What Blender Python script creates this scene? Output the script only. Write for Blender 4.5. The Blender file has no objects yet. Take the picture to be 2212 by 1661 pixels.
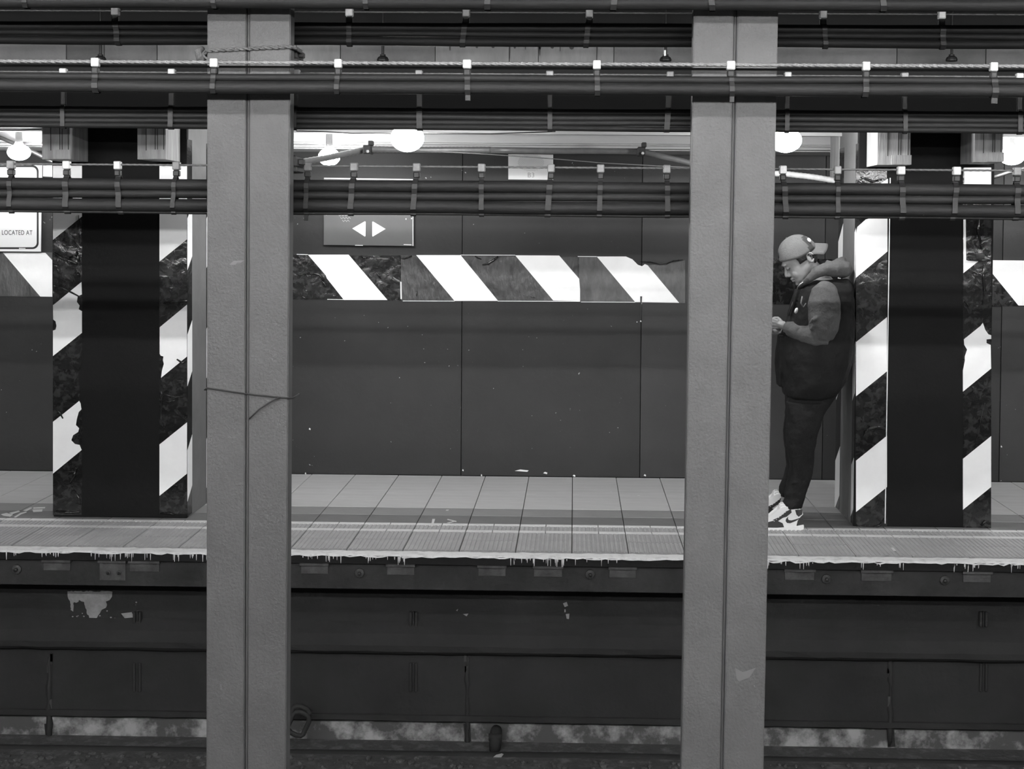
import bpy, bmesh, math, random
from mathutils import Vector, Matrix
random.seed(4)
sc = bpy.context.scene
COL = sc.collection
# ------------------------------------------------------------------ camera
F = 2870.0; W_, H_ = 2212, 1661
YAW, PITCH, ROLL = 0.0205, 0.0287, 0.0075
CAM = Vector((0, 0, 1.75))
fw = Vector((-math.sin(YAW)*math.cos(PITCH), math.cos(YAW)*math.cos(PITCH), -math.sin(PITCH)))
r0 = fw.cross(Vector((0, 0, 1))).normalized()
u0 = r0.cross(fw)
RT = r0*math.cos(ROLL) + u0*math.sin(ROLL)
UP = -r0*math.sin(ROLL) + u0*math.cos(ROLL)
_v = Vector((0, 1, 0))                     # its vanishing point lies at pixel (1241, 490)
PPX = 1241 - F*_v.dot(RT)/_v.dot(fw)
PPY = 490 + F*_v.dot(UP)/_v.dot(fw)
cd = bpy.data.cameras.new('camera'); cam = bpy.data.objects.new('camera', cd); COL.objects.link(cam)
cd.sensor_width = 36; cd.lens = F/W_*36; cd.sensor_fit = 'HORIZONTAL'
cd.shift_x = -(PPX - W_/2)/W_; cd.shift_y = (PPY - H_/2)/W_
cd.clip_start = .05; cd.clip_end = 100
M = Matrix.Identity(4)
for i in range(3):
    M[i][0], M[i][1], M[i][2], M[i][3] = RT[i], UP[i], -fw[i], CAM[i]
cam.matrix_world = M
sc.camera = cam
def ray(px, py): return fw + RT*((px-PPX)/F) - UP*((py-PPY)/F)
def W(px, py, Y): d = ray(px, py); return CAM + d*(Y/d.y)
def WX(px, py, X): d = ray(px, py); return CAM + d*(X/d.x)
def WZ(px, py, Z): d = ray(px, py); return CAM + d*((Z-1.75)/d.z)
# ------------------------------------------------------------------ world, exposure
wd = bpy.data.worlds.new('world'); sc.world = wd; wd.use_nodes = True
wd.node_tree.nodes['Background'].inputs[0].default_value = (.5, .5, .5, 1)
wd.node_tree.nodes['Background'].inputs[1].default_value = 0.12
sc.view_settings.view_transform = 'Standard'
try: sc.view_settings.look = 'None'
except Exception: pass
sc.view_settings.gamma = 1; sc.view_settings.exposure = 0; sc.view_settings.use_curve_mapping = False
E_TUBE = 250     # fluorescent tubes over the near platform
E_BULB = 200     # bulbs on the far platform
E_ADDED = 120     # slim tubes added over the near track to brighten the column tops
# ------------------------------------------------------------------ materials
def mat(name, g, rough=.6, var=0, vscale=6, bump=0, bscale=60, spec=.5, metal=0, g2=None, thr=None, detail=6, stretch=None, speck=0, dist=0):
    m = bpy.data.materials.new(name); m.use_nodes = True
    nt = m.node_tree; b = nt.nodes['Principled BSDF']
    b.inputs['Roughness'].default_value = rough; b.inputs['Metallic'].default_value = metal
    b.inputs['Specular IOR Level'].default_value = spec
    b.inputs['Base Color'].default_value = (g, g, g, 1)
    tc = nt.nodes.new('ShaderNodeTexCoord')
    src = tc.outputs['Object']
    if stretch:
        mp = nt.nodes.new('ShaderNodeMapping'); mp.inputs['Scale'].default_value = stretch
        nt.links.new(src, mp.inputs[0]); src = mp.outputs[0]
    col = None
    if var or g2 is not None:
        n = nt.nodes.new('ShaderNodeTexNoise'); n.inputs['Scale'].default_value = vscale
        n.inputs['Detail'].default_value = detail; n.inputs['Roughness'].default_value = .62; n.inputs['Distortion'].default_value = dist
        nt.links.new(src, n.inputs['Vector'])
        r = nt.nodes.new('ShaderNodeValToRGB')
        if g2 is not None:
            a, c = thr or (.45, .6); lo, hi = g, g2
        else:
            a, c = .3, .7; lo, hi = g*(1-var), g*(1+var)
        r.color_ramp.elements[0].position = a; r.color_ramp.elements[0].color = (lo, lo, lo, 1)
        r.color_ramp.elements[1].position = c; r.color_ramp.elements[1].color = (hi, hi, hi, 1)
        nt.links.new(n.outputs['Fac'], r.inputs[0]); col = r.outputs[0]
        nt.links.new(col, b.inputs['Base Color'])
    if speck:
        n = nt.nodes.new('ShaderNodeTexNoise'); n.inputs['Scale'].default_value = 38; n.inputs['Detail'].default_value = 2
        nt.links.new(src, n.inputs['Vector'])
        r = nt.nodes.new('ShaderNodeValToRGB')
        r.color_ramp.elements[0].position = .765; r.color_ramp.elements[0].color = (0, 0, 0, 1)
        r.color_ramp.elements[1].position = .785; r.color_ramp.elements[1].color = (1, 1, 1, 1)
        nt.links.new(n.outputs['Fac'], r.inputs[0])
        mx = nt.nodes.new('ShaderNodeMixRGB'); mx.inputs[1].default_value = (g, g, g, 1)
        if col: nt.links.new(col, mx.inputs[1])
        mx.inputs[2].default_value = (speck, speck, speck, 1)
        nt.links.new(r.outputs[0], mx.inputs[0]); nt.links.new(mx.outputs[0], b.inputs['Base Color'])
    if bump:
        n = nt.nodes.new('ShaderNodeTexNoise'); n.inputs['Scale'].default_value = bscale
        n.inputs['Detail'].default_value = 5; n.inputs['Distortion'].default_value = dist
        nt.links.new(src, n.inputs['Vector'])
        bp = nt.nodes.new('ShaderNodeBump'); bp.inputs['Strength'].default_value = bump; bp.inputs['Distance'].default_value = .01
        nt.links.new(n.outputs['Fac'], bp.inputs['Height']); nt.links.new(bp.outputs[0], b.inputs['Normal'])
    return m
def emit(name, s):
    m = bpy.data.materials.new(name); m.use_nodes = True
    nt = m.node_tree; nt.nodes.clear()
    e = nt.nodes.new('ShaderNodeEmission'); e.inputs[1].default_value = s
    o = nt.nodes.new('ShaderNodeOutputMaterial'); nt.links.new(e.outputs[0], o.inputs[0]); return m
m_col = mat('column_paint', 0.058, .5, var=.12, vscale=5, bump=.25, bscale=120, spec=0.25)
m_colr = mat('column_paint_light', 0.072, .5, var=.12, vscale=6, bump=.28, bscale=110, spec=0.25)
m_gap = mat('column_gap_dark', .05, .7)
m_cable = mat('cable_rubber', 0.01, .62, var=.35, vscale=9, bump=.15, bscale=90, spec=.2, stretch=(.25, 1, 1))
m_wire = mat('galvanised_strand', 0.14, .5, var=.25, vscale=40, bump=.4, bscale=120)
m_wire2 = mat('dull_strand', 0.07, .6, var=.25, vscale=40)
m_strap = mat('strap_plastic', 0.011, .5, var=.3, vscale=20, spec=.3)
m_buckle = mat('buckle_metal', 0.36, .35, var=.25, vscale=30)
m_buckle_d = mat('buckle_metal_dull', 0.12, .45, var=.4, vscale=30)
m_wall = mat('hoarding_paint', 0.0215, .62, var=.16, vscale=2.5, bump=.12, bscale=30, speck=.35, spec=0.4)
m_wall2 = mat('hoarding_paint_glare', 0.026, .6, var=.16, vscale=2.5, bump=.12, bscale=30, speck=.35)  # lighter boards: panel variation with lamp glare put into the tone
m_pil = mat('pillar_paint', 0.006, .6, var=.12, vscale=8, bump=.1, bscale=40, spec=0.12)
m_pils = mat('pillar_side_paint', 0.13, .6, var=.12, vscale=8, bump=.1, bscale=40)
m_tapeb = mat('tape_black', .008, .16, var=.7, vscale=22, bump=.42, bscale=15, g2=.028, thr=(.48, .62), dist=.5)
m_tapew = mat('tape_white', 0.88, .35, var=.04, vscale=7, bump=.12, bscale=10)
m_tapem = mat('tape_worn', .035, .33, bump=.5, bscale=45, var=.6, vscale=14, stretch=(1, 1, .4))
m_tapeg = mat('tape_worn_grey', .07, .4, bump=.4, bscale=45, var=.4, vscale=14, stretch=(1, 1, .4))
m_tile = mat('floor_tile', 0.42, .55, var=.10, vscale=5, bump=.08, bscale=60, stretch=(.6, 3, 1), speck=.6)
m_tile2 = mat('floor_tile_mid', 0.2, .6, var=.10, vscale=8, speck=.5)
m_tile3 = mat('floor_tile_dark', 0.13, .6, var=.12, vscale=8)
m_line = mat('border_tile', 0.52, .5, var=.08, vscale=10)
m_rib = mat('ribbed_tile', 0.3, .6, var=.14, vscale=5)
m_grout = mat('grout', .07, .9)
m_edge = mat('edge_paint', 0.58, .6, g2=0.36, thr=(.5, .72), vscale=16, bump=.6, bscale=50)
m_edged = mat('edge_board', 0.006, .7, var=.3, vscale=8, bump=.3, bscale=40, spec=0.2)
m_beam = mat('rubbing_beam', 0.021, .8, var=.35, vscale=4, bump=.3, bscale=30, spec=0.2)
m_plate = mat('bracket_plate', 0.045, .7, var=.45, vscale=14, bump=.3, bscale=30, spec=0.25)
m_low = mat('track_wall', 0.019, .85, var=.22, vscale=2.2, bump=.3, bscale=25, spec=0.2)
m_lowb = mat('track_wall_bulge', 0.034, .85, var=.25, vscale=3, bump=.3, bscale=25, spec=0.2)
m_joint = mat('joint_tar', .010, .8, bump=.4, bscale=40)
m_rod = mat('rod_black', .004, .9, spec=.05)
m_base = mat('stained_base', 0.05, .9, g2=0.26, thr=(.47, .63), vscale=6, detail=12, bump=.4, bscale=30)
m_bed = mat('track_bed', .05, .95, g2=.10, thr=(.5, .7), vscale=14, bump=.8, bscale=25, spec=0.2)
m_black = mat('black_iron', .012, .6, bump=.2, bscale=40)
m_plaster = mat('bare_plaster', 0.2, .9, var=.2, vscale=25, bump=.3, bscale=50)
m_conc = mat('concrete', 0.13, .85, var=.22, vscale=5, bump=.3, bscale=40)
m_conc2 = mat('concrete_light', 0.19, .85, var=.25, vscale=9, bump=.3, bscale=40, stretch=(1, 1, .3))
m_conc3 = mat('concrete_dull', 0.09, .85, var=.2, vscale=6, bump=.3, bscale=40)
m_ceil = mat('ceiling_paint', 0.34, .6, var=.10, vscale=4, stretch=(.5, 4, 2))
m_dark = mat('soot_black', 0.016, .9)
m_wood = mat('plywood', .30, .7, var=.3, vscale=4, stretch=(6, 6, .7), bump=.2, bscale=20)
m_woodg = mat('plywood_groove', .03, .8)
m_signg = mat('sign_grey', 0.1, .38, var=.07, vscale=5)
m_signw = mat('sign_white', .82, .4)
m_ink = mat('ink_black', .02, .5)
m_ink2 = mat('ink_grey', .30, .6)
m_paper = mat('paper', 0.7, .7, var=.05, vscale=5)
m_cond = mat('conduit_metal', .10, .4, var=.2, vscale=20)
m_condw = mat('conduit_light', .40, .35, var=.2, vscale=20)
m_rope = mat('rope_fibre', 0.075, .9, var=.4, vscale=70, bump=.6, bscale=90)
m_string = mat('string_fibre', 0.012, .9, var=.3, vscale=50)
e_tube = emit('tube_light', E_TUBE); e_bulb = emit('bulb_light', E_BULB); e_added = emit('added_tube_light', E_ADDED)
# ------------------------------------------------------------------ helpers
def tag(o, label=None, cat=None, group=None, kind=None):
    if label: o['label'] = label
    if cat: o['category'] = cat
    if group: o['group'] = group
    if kind: o['kind'] = kind
    return o
def link(name, me, m=None, parent=None):
    o = bpy.data.objects.new(name, me); COL.objects.link(o)
    if m is not None and me is not None and not me.materials: me.materials.append(m)
    if parent is not None:
        o.parent = parent
        o.matrix_parent_inverse = parent.matrix_basis.inverted()
    return o
def finish(bm, name, m, parent=None, smooth=False, mats=None):
    bmesh.ops.recalc_face_normals(bm, faces=bm.faces)
    me = bpy.data.meshes.new(name); bm.to_mesh(me); bm.free()
    if smooth:
        for p in me.polygons: p.use_smooth = True
    if mats:
        for x in mats: me.materials.append(x)
        m = None
    return link(name, me, m, parent)
def empty(name, loc, label=None, cat=None, group=None, kind=None):
    o = bpy.data.objects.new(name, None); COL.objects.link(o); o.location = loc; o.empty_display_size = .1
    return tag(o, label, cat, group, kind)
def b_box(bm, x0, x1, y0, y1, z0, z1, bev=0, mi=0):
    vs = [bm.verts.new((x, y, z)) for x in (x0, x1) for y in (y0, y1) for z in (z0, z1)]
    idx = [(0, 1, 3, 2), (4, 6, 7, 5), (0, 4, 5, 1), (2, 3, 7, 6), (0, 2, 6, 4), (1, 5, 7, 3)]
    fs = [bm.faces.new([vs[i] for i in q]) for q in idx]
    for f in fs: f.material_index = mi
    if bev:
        es = list({e for f in fs for e in f.edges})
        bmesh.ops.bevel(bm, geom=es, offset=bev, segments=1, affect='EDGES')
    return fs
def box(name, x0, x1, y0, y1, z0, z1, m, parent=None, bev=0):
    bm = bmesh.new(); b_box(bm, min(x0, x1), max(x0, x1), min(y0, y1), max(y0, y1), min(z0, z1), max(z0, z1), bev)
    return finish(bm, name, m, parent)
def b_prism(bm, pts, d, mi=0):
    """pts: 3-D outline, d: extrusion vector"""
    a = [bm.verts.new(p) for p in pts]; b = [bm.verts.new(p + d) for p in pts]
    n = len(pts)
    f1 = bm.faces.new(a); f2 = bm.faces.new(list(reversed(b))); f1.material_index = f2.material_index = mi
    for i in range(n):
        f = bm.faces.new((a[i], b[i], b[(i+1) % n], a[(i+1) % n])); f.material_index = mi
def poly(name, pts, Y, th, m, parent=None):
    """thin piece lying on the plane Y (front at Y-th), outline given by where it is seen"""
    bm = bmesh.new(); b_prism(bm, [W(x, y, Y) for x, y in pts], Vector((0, -th, 0)))
    return finish(bm, name, m, parent)
def b_tube(bm, pts, rad, n=8, ry=None, cap=True, closed=False, mi=0):
    rings = []; N = len(pts); prev = None
    for i, p in enumerate(pts):
        a = pts[i-1] if (i > 0 or closed) else pts[0]; b = pts[(i+1) % N] if (i < N-1 or closed) else pts[-1]
        t = (b - a).normalized()
        if prev is None:
            ref = Vector((0, 1, 0)) if abs(t.y) < .9 else Vector((1, 0, 0))
        else: ref = prev
        s = (ref - t*ref.dot(t)).normalized(); prev = s
        nn = t.cross(s)
        r = rad[i] if isinstance(rad, (list, tuple)) else rad
        r2 = (ry[i] if isinstance(ry, (list, tuple)) else ry) if ry is not None else r
        rings.append([bm.verts.new(p + s*(math.cos(2*math.pi*k/n)*r2) + nn*(math.sin(2*math.pi*k/n)*r)) for k in range(n)])
    for i in range(N - (0 if closed else 1)):
        A, B = rings[i], rings[(i+1) % N]
        for k in range(n):
            f = bm.faces.new((A[k], A[(k+1) % n], B[(k+1) % n], B[k])); f.material_index = mi
    if cap and not closed:
        bm.faces.new(list(reversed(rings[0]))).material_index = mi; bm.faces.new(rings[-1]).material_index = mi
def tube(name, pts, rad, m, parent=None, n=8, ry=None, closed=False):
    bm = bmesh.new(); b_tube(bm, [Vector(p) for p in pts], rad, n, ry, closed=closed)
    return finish(bm, name, m, parent, smooth=True)
def b_ell(bm, c, r, rot=None, sub=2, mi=0):
    res = bmesh.ops.create_icosphere(bm, subdivisions=sub, radius=1)
    mtx = Matrix.Translation(c) @ (rot.to_4x4() if rot else Matrix.Identity(4)) @ Matrix.Diagonal((r[0], r[1], r[2], 1))
    bmesh.ops.transform(bm, matrix=mtx, verts=res['verts'])
def extrude_x(name, prof, x0, x1, m, parent=None, segs=1, jit=0):
    """profile (y,z) swept along X"""
    bm = bmesh.new(); rings = []
    rnd = random.Random(7)
    for i in range(segs+1):
        x = x0 + (x1-x0)*i/segs
        rings.append([bm.verts.new((x, y + rnd.uniform(-jit, jit), z + rnd.uniform(-jit, jit))) for y, z in prof])
    for i in range(segs):
        for k in range(len(prof)):
            k2 = (k+1) % len(prof)
            bm.faces.new((rings[i][k], rings[i][k2], rings[i+1][k2], rings[i+1][k]))
    bm.faces.new(rings[0]); bm.faces.new(list(reversed(rings[-1])))
    return finish(bm, name, m, parent)
def zat(py, Y, px=1100): return W(px, py, Y).z
def copy_tree(o, parent=None, off=None):
    c = o.copy(); COL.objects.link(c)
    if parent is not None: c.parent = parent
    if off is not None: c.location = o.location + Vector(off)
    for ch in list(o.children): copy_tree(ch, c)
    return c
XL, XR = -6.2, 6.2
# ================================================================== STRUCTURE: platform floor
YW = 9.25                                   # hoarding wall
ry = [WZ(900, y, 0).y for y in (1187, 1165, 1147.5, 1143, 1133.5, 1129.5, 1112.5, 1096.5)] + [YW]
YN_ = WZ(900, 1191, 0).y
floor = empty('floor', (0, 8.2, 0), 'tiled far platform floor with ribbed strip along its edge', kind='structure')
o = box('floor_slab', XL, XR, YN_, 12, -.12, -.012, m_grout, floor)
TW = .3048; G = .0022
def tile_mesh(name, w, d, m):
    bm = bmesh.new(); b_box(bm, -w/2+G, w/2-G, G, d-G, -.014, 0, bev=.0015)
    bmesh.ops.recalc_face_normals(bm, faces=bm.faces)
    me = bpy.data.meshes.new(name); bm.to_mesh(me); bm.free(); me.materials.append(m); return me
def rib_mesh(name, w, d, m, n=12):
    bm = bmesh.new(); pr = []; p = (w-2*G)/n
    for i in range(n):
        x = -w/2+G+i*p
        pr += [(x+p*.05, -.0045), (x+p*.30, -.0045), (x+p*.38, 0), (x+p*.92, 0)]
    pr += [(w/2-G, -.0045), (w/2-G, -.014), (-w/2+G, -.014)]
    A = [bm.verts.new((x, G, z)) for x, z in pr]; B = [bm.verts.new((x, d-G, z)) for x, z in pr]
    for i in range(len(pr)):
        j = (i+1) % len(pr); bm.faces.new((A[i], A[j], B[j], B[i]))
    bm.faces.new(A); bm.faces.new(list(reversed(B)))
    bmesh.ops.recalc_face_normals(bm, faces=bm.faces)
    me = bpy.data.meshes.new(name); bm.to_mesh(me); bm.free(); me.materials.append(m); return me
me_r1 = rib_mesh('ribbed_tile', TW, ry[1]-ry[0], m_rib); me_r2 = rib_mesh('ribbed_tile', TW, ry[2]-ry[1], m_rib)
me_l1 = tile_mesh('border_tile', TW/2, ry[3]-ry[2], m_line)
me_r3 = rib_mesh('ribbed_tile', TW, ry[4]-ry[3], m_rib)
me_l2 = tile_mesh('border_tile', TW/2, ry[5]-ry[4], m_line)
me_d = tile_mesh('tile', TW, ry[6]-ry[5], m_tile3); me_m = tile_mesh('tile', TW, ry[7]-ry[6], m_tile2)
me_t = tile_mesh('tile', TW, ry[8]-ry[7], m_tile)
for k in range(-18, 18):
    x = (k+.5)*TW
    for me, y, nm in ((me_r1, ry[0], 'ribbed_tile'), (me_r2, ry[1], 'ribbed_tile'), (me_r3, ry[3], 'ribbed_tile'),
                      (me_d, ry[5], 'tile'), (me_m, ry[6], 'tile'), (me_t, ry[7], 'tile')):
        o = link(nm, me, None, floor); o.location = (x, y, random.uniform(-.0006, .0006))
    for me, y in ((me_l1, ry[2]), (me_l2, ry[4])):
        for s in (-.25, .25):
            o = link('border_tile', me, None, floor); o.location = (x+s*TW, y, .0003)
def floor_mark(pts, m=None):
    bm = bmesh.new(); b_prism(bm, [WZ(x, y, .001) for x, y in pts], Vector((0, 0, .0008))); finish(bm, 'chalk_mark', m or m_line, floor)
for P in ([(934, 1121), (940, 1121), (935, 1137), (931, 1137)], [(967, 1121), (986, 1125.5), (986, 1127.5), (982, 1127), (966, 1122.5)], [(986, 1126), (970, 1130), (965, 1129.2), (982, 1125.5)],
          [(2, 1111), (14, 1108), (28, 1112), (22, 1116), (8, 1114)], [(30, 1117), (44, 1108), (56, 1105), (58, 1107), (46, 1111), (34, 1118)], [(50, 1103), (66, 1096), (70, 1097), (58, 1104)], [(72, 1096), (98, 1095), (97, 1098), (72, 1099)], [(70, 1101), (92, 1100), (91, 1105), (72, 1106)],
          [(20, 1108), (40, 1103), (44, 1105), (26, 1111)], [(1924, 1203-20), (1930, 1203-20), (1936, 1190), (1930, 1190)], [(964, 1101), (970, 1101), (968, 1103), (963, 1103)], [(845, 1034), (850, 1034), (850, 1036), (845, 1036)], [(1377, 1070), (1383, 1070), (1382, 1071.5), (1377, 1071.5)], [(1318, 1062), (1322, 1062), (1321, 1063), (1317, 1063)]):
    floor_mark(P)
# light painted nosing along the edge, with runs of paint below it
YE = WZ(1060, 1203, -.004).y
rnd = random.Random(11)
bm = bmesh.new(); T = []; Bm = []; Bk = []
NX = 420; YN = WZ(900, 1191, 0).y
for i in range(NX+1):
    x = XL + (XR-XL)*i/NX
    dy = .006*math.sin(x*9) + rnd.uniform(-.006, .006)
    Bk.append(bm.verts.new((x, YN + rnd.uniform(-.006, .006), -.001+rnd.uniform(-.001, .001))))
    T.append(bm.verts.new((x, YE+.004+dy*.3, -.002+rnd.uniform(-.002, .002))))
    Bm.append(bm.verts.new((x, YE-.003, -.010+rnd.uniform(-.005, .004)-(.004 if rnd.random() < .15 else 0))))
for i in range(NX):
    bm.faces.new((Bk[i], Bk[i+1], T[i+1], T[i])); bm.faces.new((T[i], T[i+1], Bm[i+1], Bm[i]))
o = finish(bm, 'edge_nosing', m_edge, floor); tag(o, 'light painted nosing along the platform edge')
s = o.modifiers.new('s', 'SOLIDIFY'); s.thickness = .0015; s.offset = -1
zE1 = zat(1222, YE); YB = YE + .03
box('edge_board', XL, XR, YE, YN-.001, zE1, -.006, m_edged, floor)
bm = bmesh.new()                           # runs of paint
for cx0, n, sp in ((120, 8, 34), (230, 16, 60), (330, 10, 60), (430, 8, 20), (700, 12, 52), (800, 6, 12), (868, 8, 36), (1130, 10, 30), (1195, 12, 24),
                   (1260, 4, 60), (1345, 4, 50), (1680, 6, 30), (1742, 6, 14), (1880, 4, 30), (1950, 3, 10), (2080, 9, 40), (2100, 6, 16), (2195, 6, 12), (20, 4, 40)):
    for i in range(n):
        px = cx0 + rnd.uniform(-sp, sp)/1.0; L = rnd.choice((3, 5, 6, 8, 12, 15)) + rnd.uniform(0, 3)
        p = W(px, 1201, YE); w = rnd.uniform(.0009, .0022); zt = -.010
        l = L*.00245
        b_prism(bm, [Vector((p.x-w*1.5, YE-.0005, zt)), Vector((p.x+w*1.5, YE-.0005, zt)), Vector((p.x+w*.5, YE-.0005, zt-l)), Vector((p.x-w*.5, YE-.0005, zt-l))], Vector((0, -.0012, 0)))
o = finish(bm, 'paint_runs', m_edge, floor); tag(o, kind='stuff')
# timber rubbing beam below
zB = zat(1276, YB)
wt = empty('wall_trackside', (0, 7.2, -1.1), 'dark grimy wall below the far platform edge', kind='structure')
box('rubbing_beam', XL, XR, YB, YB+.16, zB, zE1-.001, m_beam, wt)
def bracket(px, w, tall=0, tilt=0):
    p = W(px, 1225, YB); a = w*.00125
    box('bracket_lip', p.x-a, p.x+a, YB-.022, YB, zE1-.016, zE1-.002, m_plate, wt)
    box('bracket_plate', p.x-a*.93, p.x+a*.93, YB-.006, YB, zE1-.062-tall, zE1-.016, m_plate, wt)
for px, w, t in ((124, 62, 0), (244, 60, .05), (313, 68, .0), (680, 62, 0), (866, 62, 0), (1063, 62, 0), (1184, 64, 0), (1345, 60, 0), (1727, 66, 0), (1893, 68, 0), (2110, 62, 0), (-130, 60, 0), (2350, 60, 0)):
    bracket(px, w, t)
for px, py in ((37, 1229), (777, 1237), (1275, 1240), (1785, 1250), (2040, 1253), (235, 1236), (258, 1236)):
    p = W(px, py, YB); s_ = .5 if 200 < px < 300 else 1
    tube('bolt_head', [(p.x, YB-.002, p.z), (p.x, YB-.012, p.z)], [.026*s_, .024*s_], m_plate, wt, n=12)
    tube('bolt_head', [(p.x, YB-.01, p.z), (p.x, YB-.026, p.z)], [.011*s_, .010*s_], m_black, wt, n=6)
# lower wall, swept profile
YL = 7.32
zz = lambda py, Y=YL: zat(py, Y, 1060)
prof = [(YB+.12, zB+.02), (YL, zB+.02), (YL, zz(1345)), (YL-.02, zz(1352)), (YL-.055, zz(1372, YL-.055)), (YL-.085, zz(1398, YL-.085)), (YL-.082, zz(1410, YL-.08)),
        (YL-.06, zz(1415, YL-.06)), (YL-.015, zz(1416, YL-.03)), (YL-.015, zz(1545, YL-.015)), (YL-.03, zz(1548, YL-.03)), (YL-.03, zz(1560, YL-.03)), (YL+.01, zz(1563)), (YL+.3, zz(1563)), (YL+.3, zB+.02)]
extrude_x('wall_face', prof, XL, XR, m_low, wt, segs=110, jit=.0022)
ZG = -1.12
box('wall_base', XL, XR, YL-.005, YL+.3, ZG-.05, zz(1563), m_base, wt)
# recessed vertical joints and slots
for px in (105, 1010, 1925):
    a = W(px, 1420, YL-.02); b = W(px-3, 1545, YL-.02); c = W(px-2, 1612, YL-.02)
    rr = random.Random(px)
    pts = [Vector((a.x + rr.uniform(-.004, .004), YL-.012, a.z + (c.z-a.z)*i/12)) for i in range(13)]
    tube('joint_filler', pts, [.006+rr.uniform(0, .014) for _ in range(13)], m_joint, wt, n=6)
    for q in range(5):
        z_ = b.z+(a.z-b.z)*rr.random(); x_ = a.x+rr.uniform(-.015, .015)
        box('joint_flake', x_-.006, x_+.008, YL-.02, YL-.01, z_, z_+rr.uniform(.02, .06), m_plate if q % 2 else m_joint, wt)
    box('joint_strip', a.x+.013, a.x+.018, YL-.018, YL, b.z, a.z, m_low, wt)
    poly('joint_stain', [(px-9, 1563), (px+6, 1563), (px+7, 1590), (px+9, 1612), (px-8, 1614), (px-6, 1590)], YL-.004, .004, m_joint, wt)
for px in (296, 893, 2125, -305):
    for y0, y1 in ((1322, 1354), (1432, 1494)):
        for dx in (-6, 6):
            a = W(px+dx, y0, YL-.02); b = W(px+dx, y1, YL-.02)
            z0_, z1_ = min(a.z, b.z), max(a.z, b.z)
            box('slot_bar', a.x-.007, a.x+.007, YL-.026, YL+.0, z0_, z1_, m_joint, wt, bev=.003)
        a = W(px, y0, YL-.02); b = W(px, y1, YL-.02)
        box('slot_bar', a.x-.004, a.x+.004, YL-.018, YL, b.z, a.z, m_low, wt)
def jagged(P, step=4, a=1.3, seed=3):
    r = random.Random(seed); out = []
    for i in range(len(P)):
        p, q = P[i], P[(i+1) % len(P)]; n = max(1, int(math.hypot(q[0]-p[0], q[1]-p[1])/step))
        for k in range(n): out.append((p[0]+(q[0]-p[0])*k/n+r.uniform(-a, a), p[1]+(q[1]-p[1])*k/n+r.uniform(-a, a)))
    return out
for i in range(26):
    r_ = random.Random(i); cx_, cy_ = r_.uniform(140, 300), r_.uniform(1300, 1345); q_ = r_.uniform(.8, 2.6)
    poly('paint_fleck', [(cx_-q_, cy_), (cx_, cy_-q_*.7), (cx_+q_, cy_+.2), (cx_+.2, cy_+q_)], YL+.001, .002, m_plaster, wt)
poly('bare_patch', jagged([(147, 1277), (243, 1277), (240, 1292), (228, 1300), (232, 1308), (220, 1318), (212, 1330), (203, 1343), (196, 1338), (188, 1322), (181, 1300), (172, 1296), (165, 1303), (160, 1300), (158, 1320), (154, 1318), (152, 1298), (146, 1290)]), YL+.001, .003, m_plaster, wt)
for c in ([(1216, 1303), (1224, 1300), (1227, 1308), (1220, 1311)], [(1222, 1326), (1230, 1325), (1229, 1337), (1224, 1336)], [(1219, 1316), (1222, 1316), (1222, 1322), (1219, 1322)],
          [(262, 1325), (285, 1322), (290, 1333), (270, 1335)], [(240, 1340), (252, 1340), (250, 1347), (240, 1347)], [(985, 1318), (990, 1315), (988, 1320)], [(1000, 1326), (1012, 1325), (1008, 1331)]):
    poly('bare_patch', c, YL+.001, .003, m_plaster, wt)
o = box('track_bed', XL, XR, .9, YL+.2, ZG-.15, ZG, m_bed); tag(o, 'grimy concrete track bed at the foot of the wall', kind='structure')
bm = bmesh.new(); rb = random.Random(5)
for i in range(900):
    x = rb.uniform(-4.5, 4.2); y = rb.uniform(6.75, 7.06); r = rb.uniform(.006, .018)
    res = bmesh.ops.create_icosphere(bm, subdivisions=1, radius=r)
    bmesh.ops.transform(bm, matrix=Matrix.Translation((x, y, ZG+r*.3)) @ Matrix.Diagonal((rb.uniform(.8, 1.5), rb.uniform(.8, 1.5), .7, 1)), verts=res['verts'])
tag(finish(bm, 'gravel', m_bed), 'small loose stones on the track bed below the platform wall', 'gravel', kind='stuff')
zp = zat(1639, 7.12, 1060)
rr = random.Random(2)
p = tube('pipe', [(x*.4, 7.13, zp + rr.uniform(-.004, .004)) for x in range(-15, 16)], .032, m_low, None, n=10)
tag(p, 'dark pipe lying along the foot of the platform wall', 'pipe')
hs = empty('drain_pipe', W(1070, 1600, 7.18), 'short dark drain elbow above the pipe below the central platform', 'pipe')
a = W(1070, 1588, 7.2)
tube('elbow', [(a.x, 7.3, a.z-.01), (a.x, 7.24, a.z-.005), (a.x, 7.2, a.z-.03), (a.x-.003, 7.195, a.z-.09)], [.03, .034, .034, .03], m_low, hs, n=12)
tube('rim', [(a.x-.036, 7.2, a.z-.012), (a.x+.036, 7.2, a.z-.012)], [.02, .02], m_low, hs, n=10)
rg = poly('torn_ribbon', [(1084, 1627), (1088, 1629), (1078, 1641), (1068, 1650), (1060, 1655), (1064, 1648), (1066, 1642), (1058, 1646), (1040, 1656), (1042, 1652), (1062, 1638), (1072, 1630)], 7.10, .002, m_plaster)
tag(rg, 'pale torn ribbon of tape hanging from the dark drain elbow', 'ribbon')
a = W(655, 1545, 7.22)
hz = []
for i in range(26):
    t = i/25*math.pi*3.2
    hz.append((a.x-.02+.055*math.cos(t)+.01*math.sin(3*t), 7.2-.02*math.sin(t*.7)-i*.002, a.z+.075*math.sin(t)-.002*i))
tag(tube('hose', hz, .014, m_joint, None, n=7), 'coiled black hose against the wall beside the left steel column', 'hose')
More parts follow.
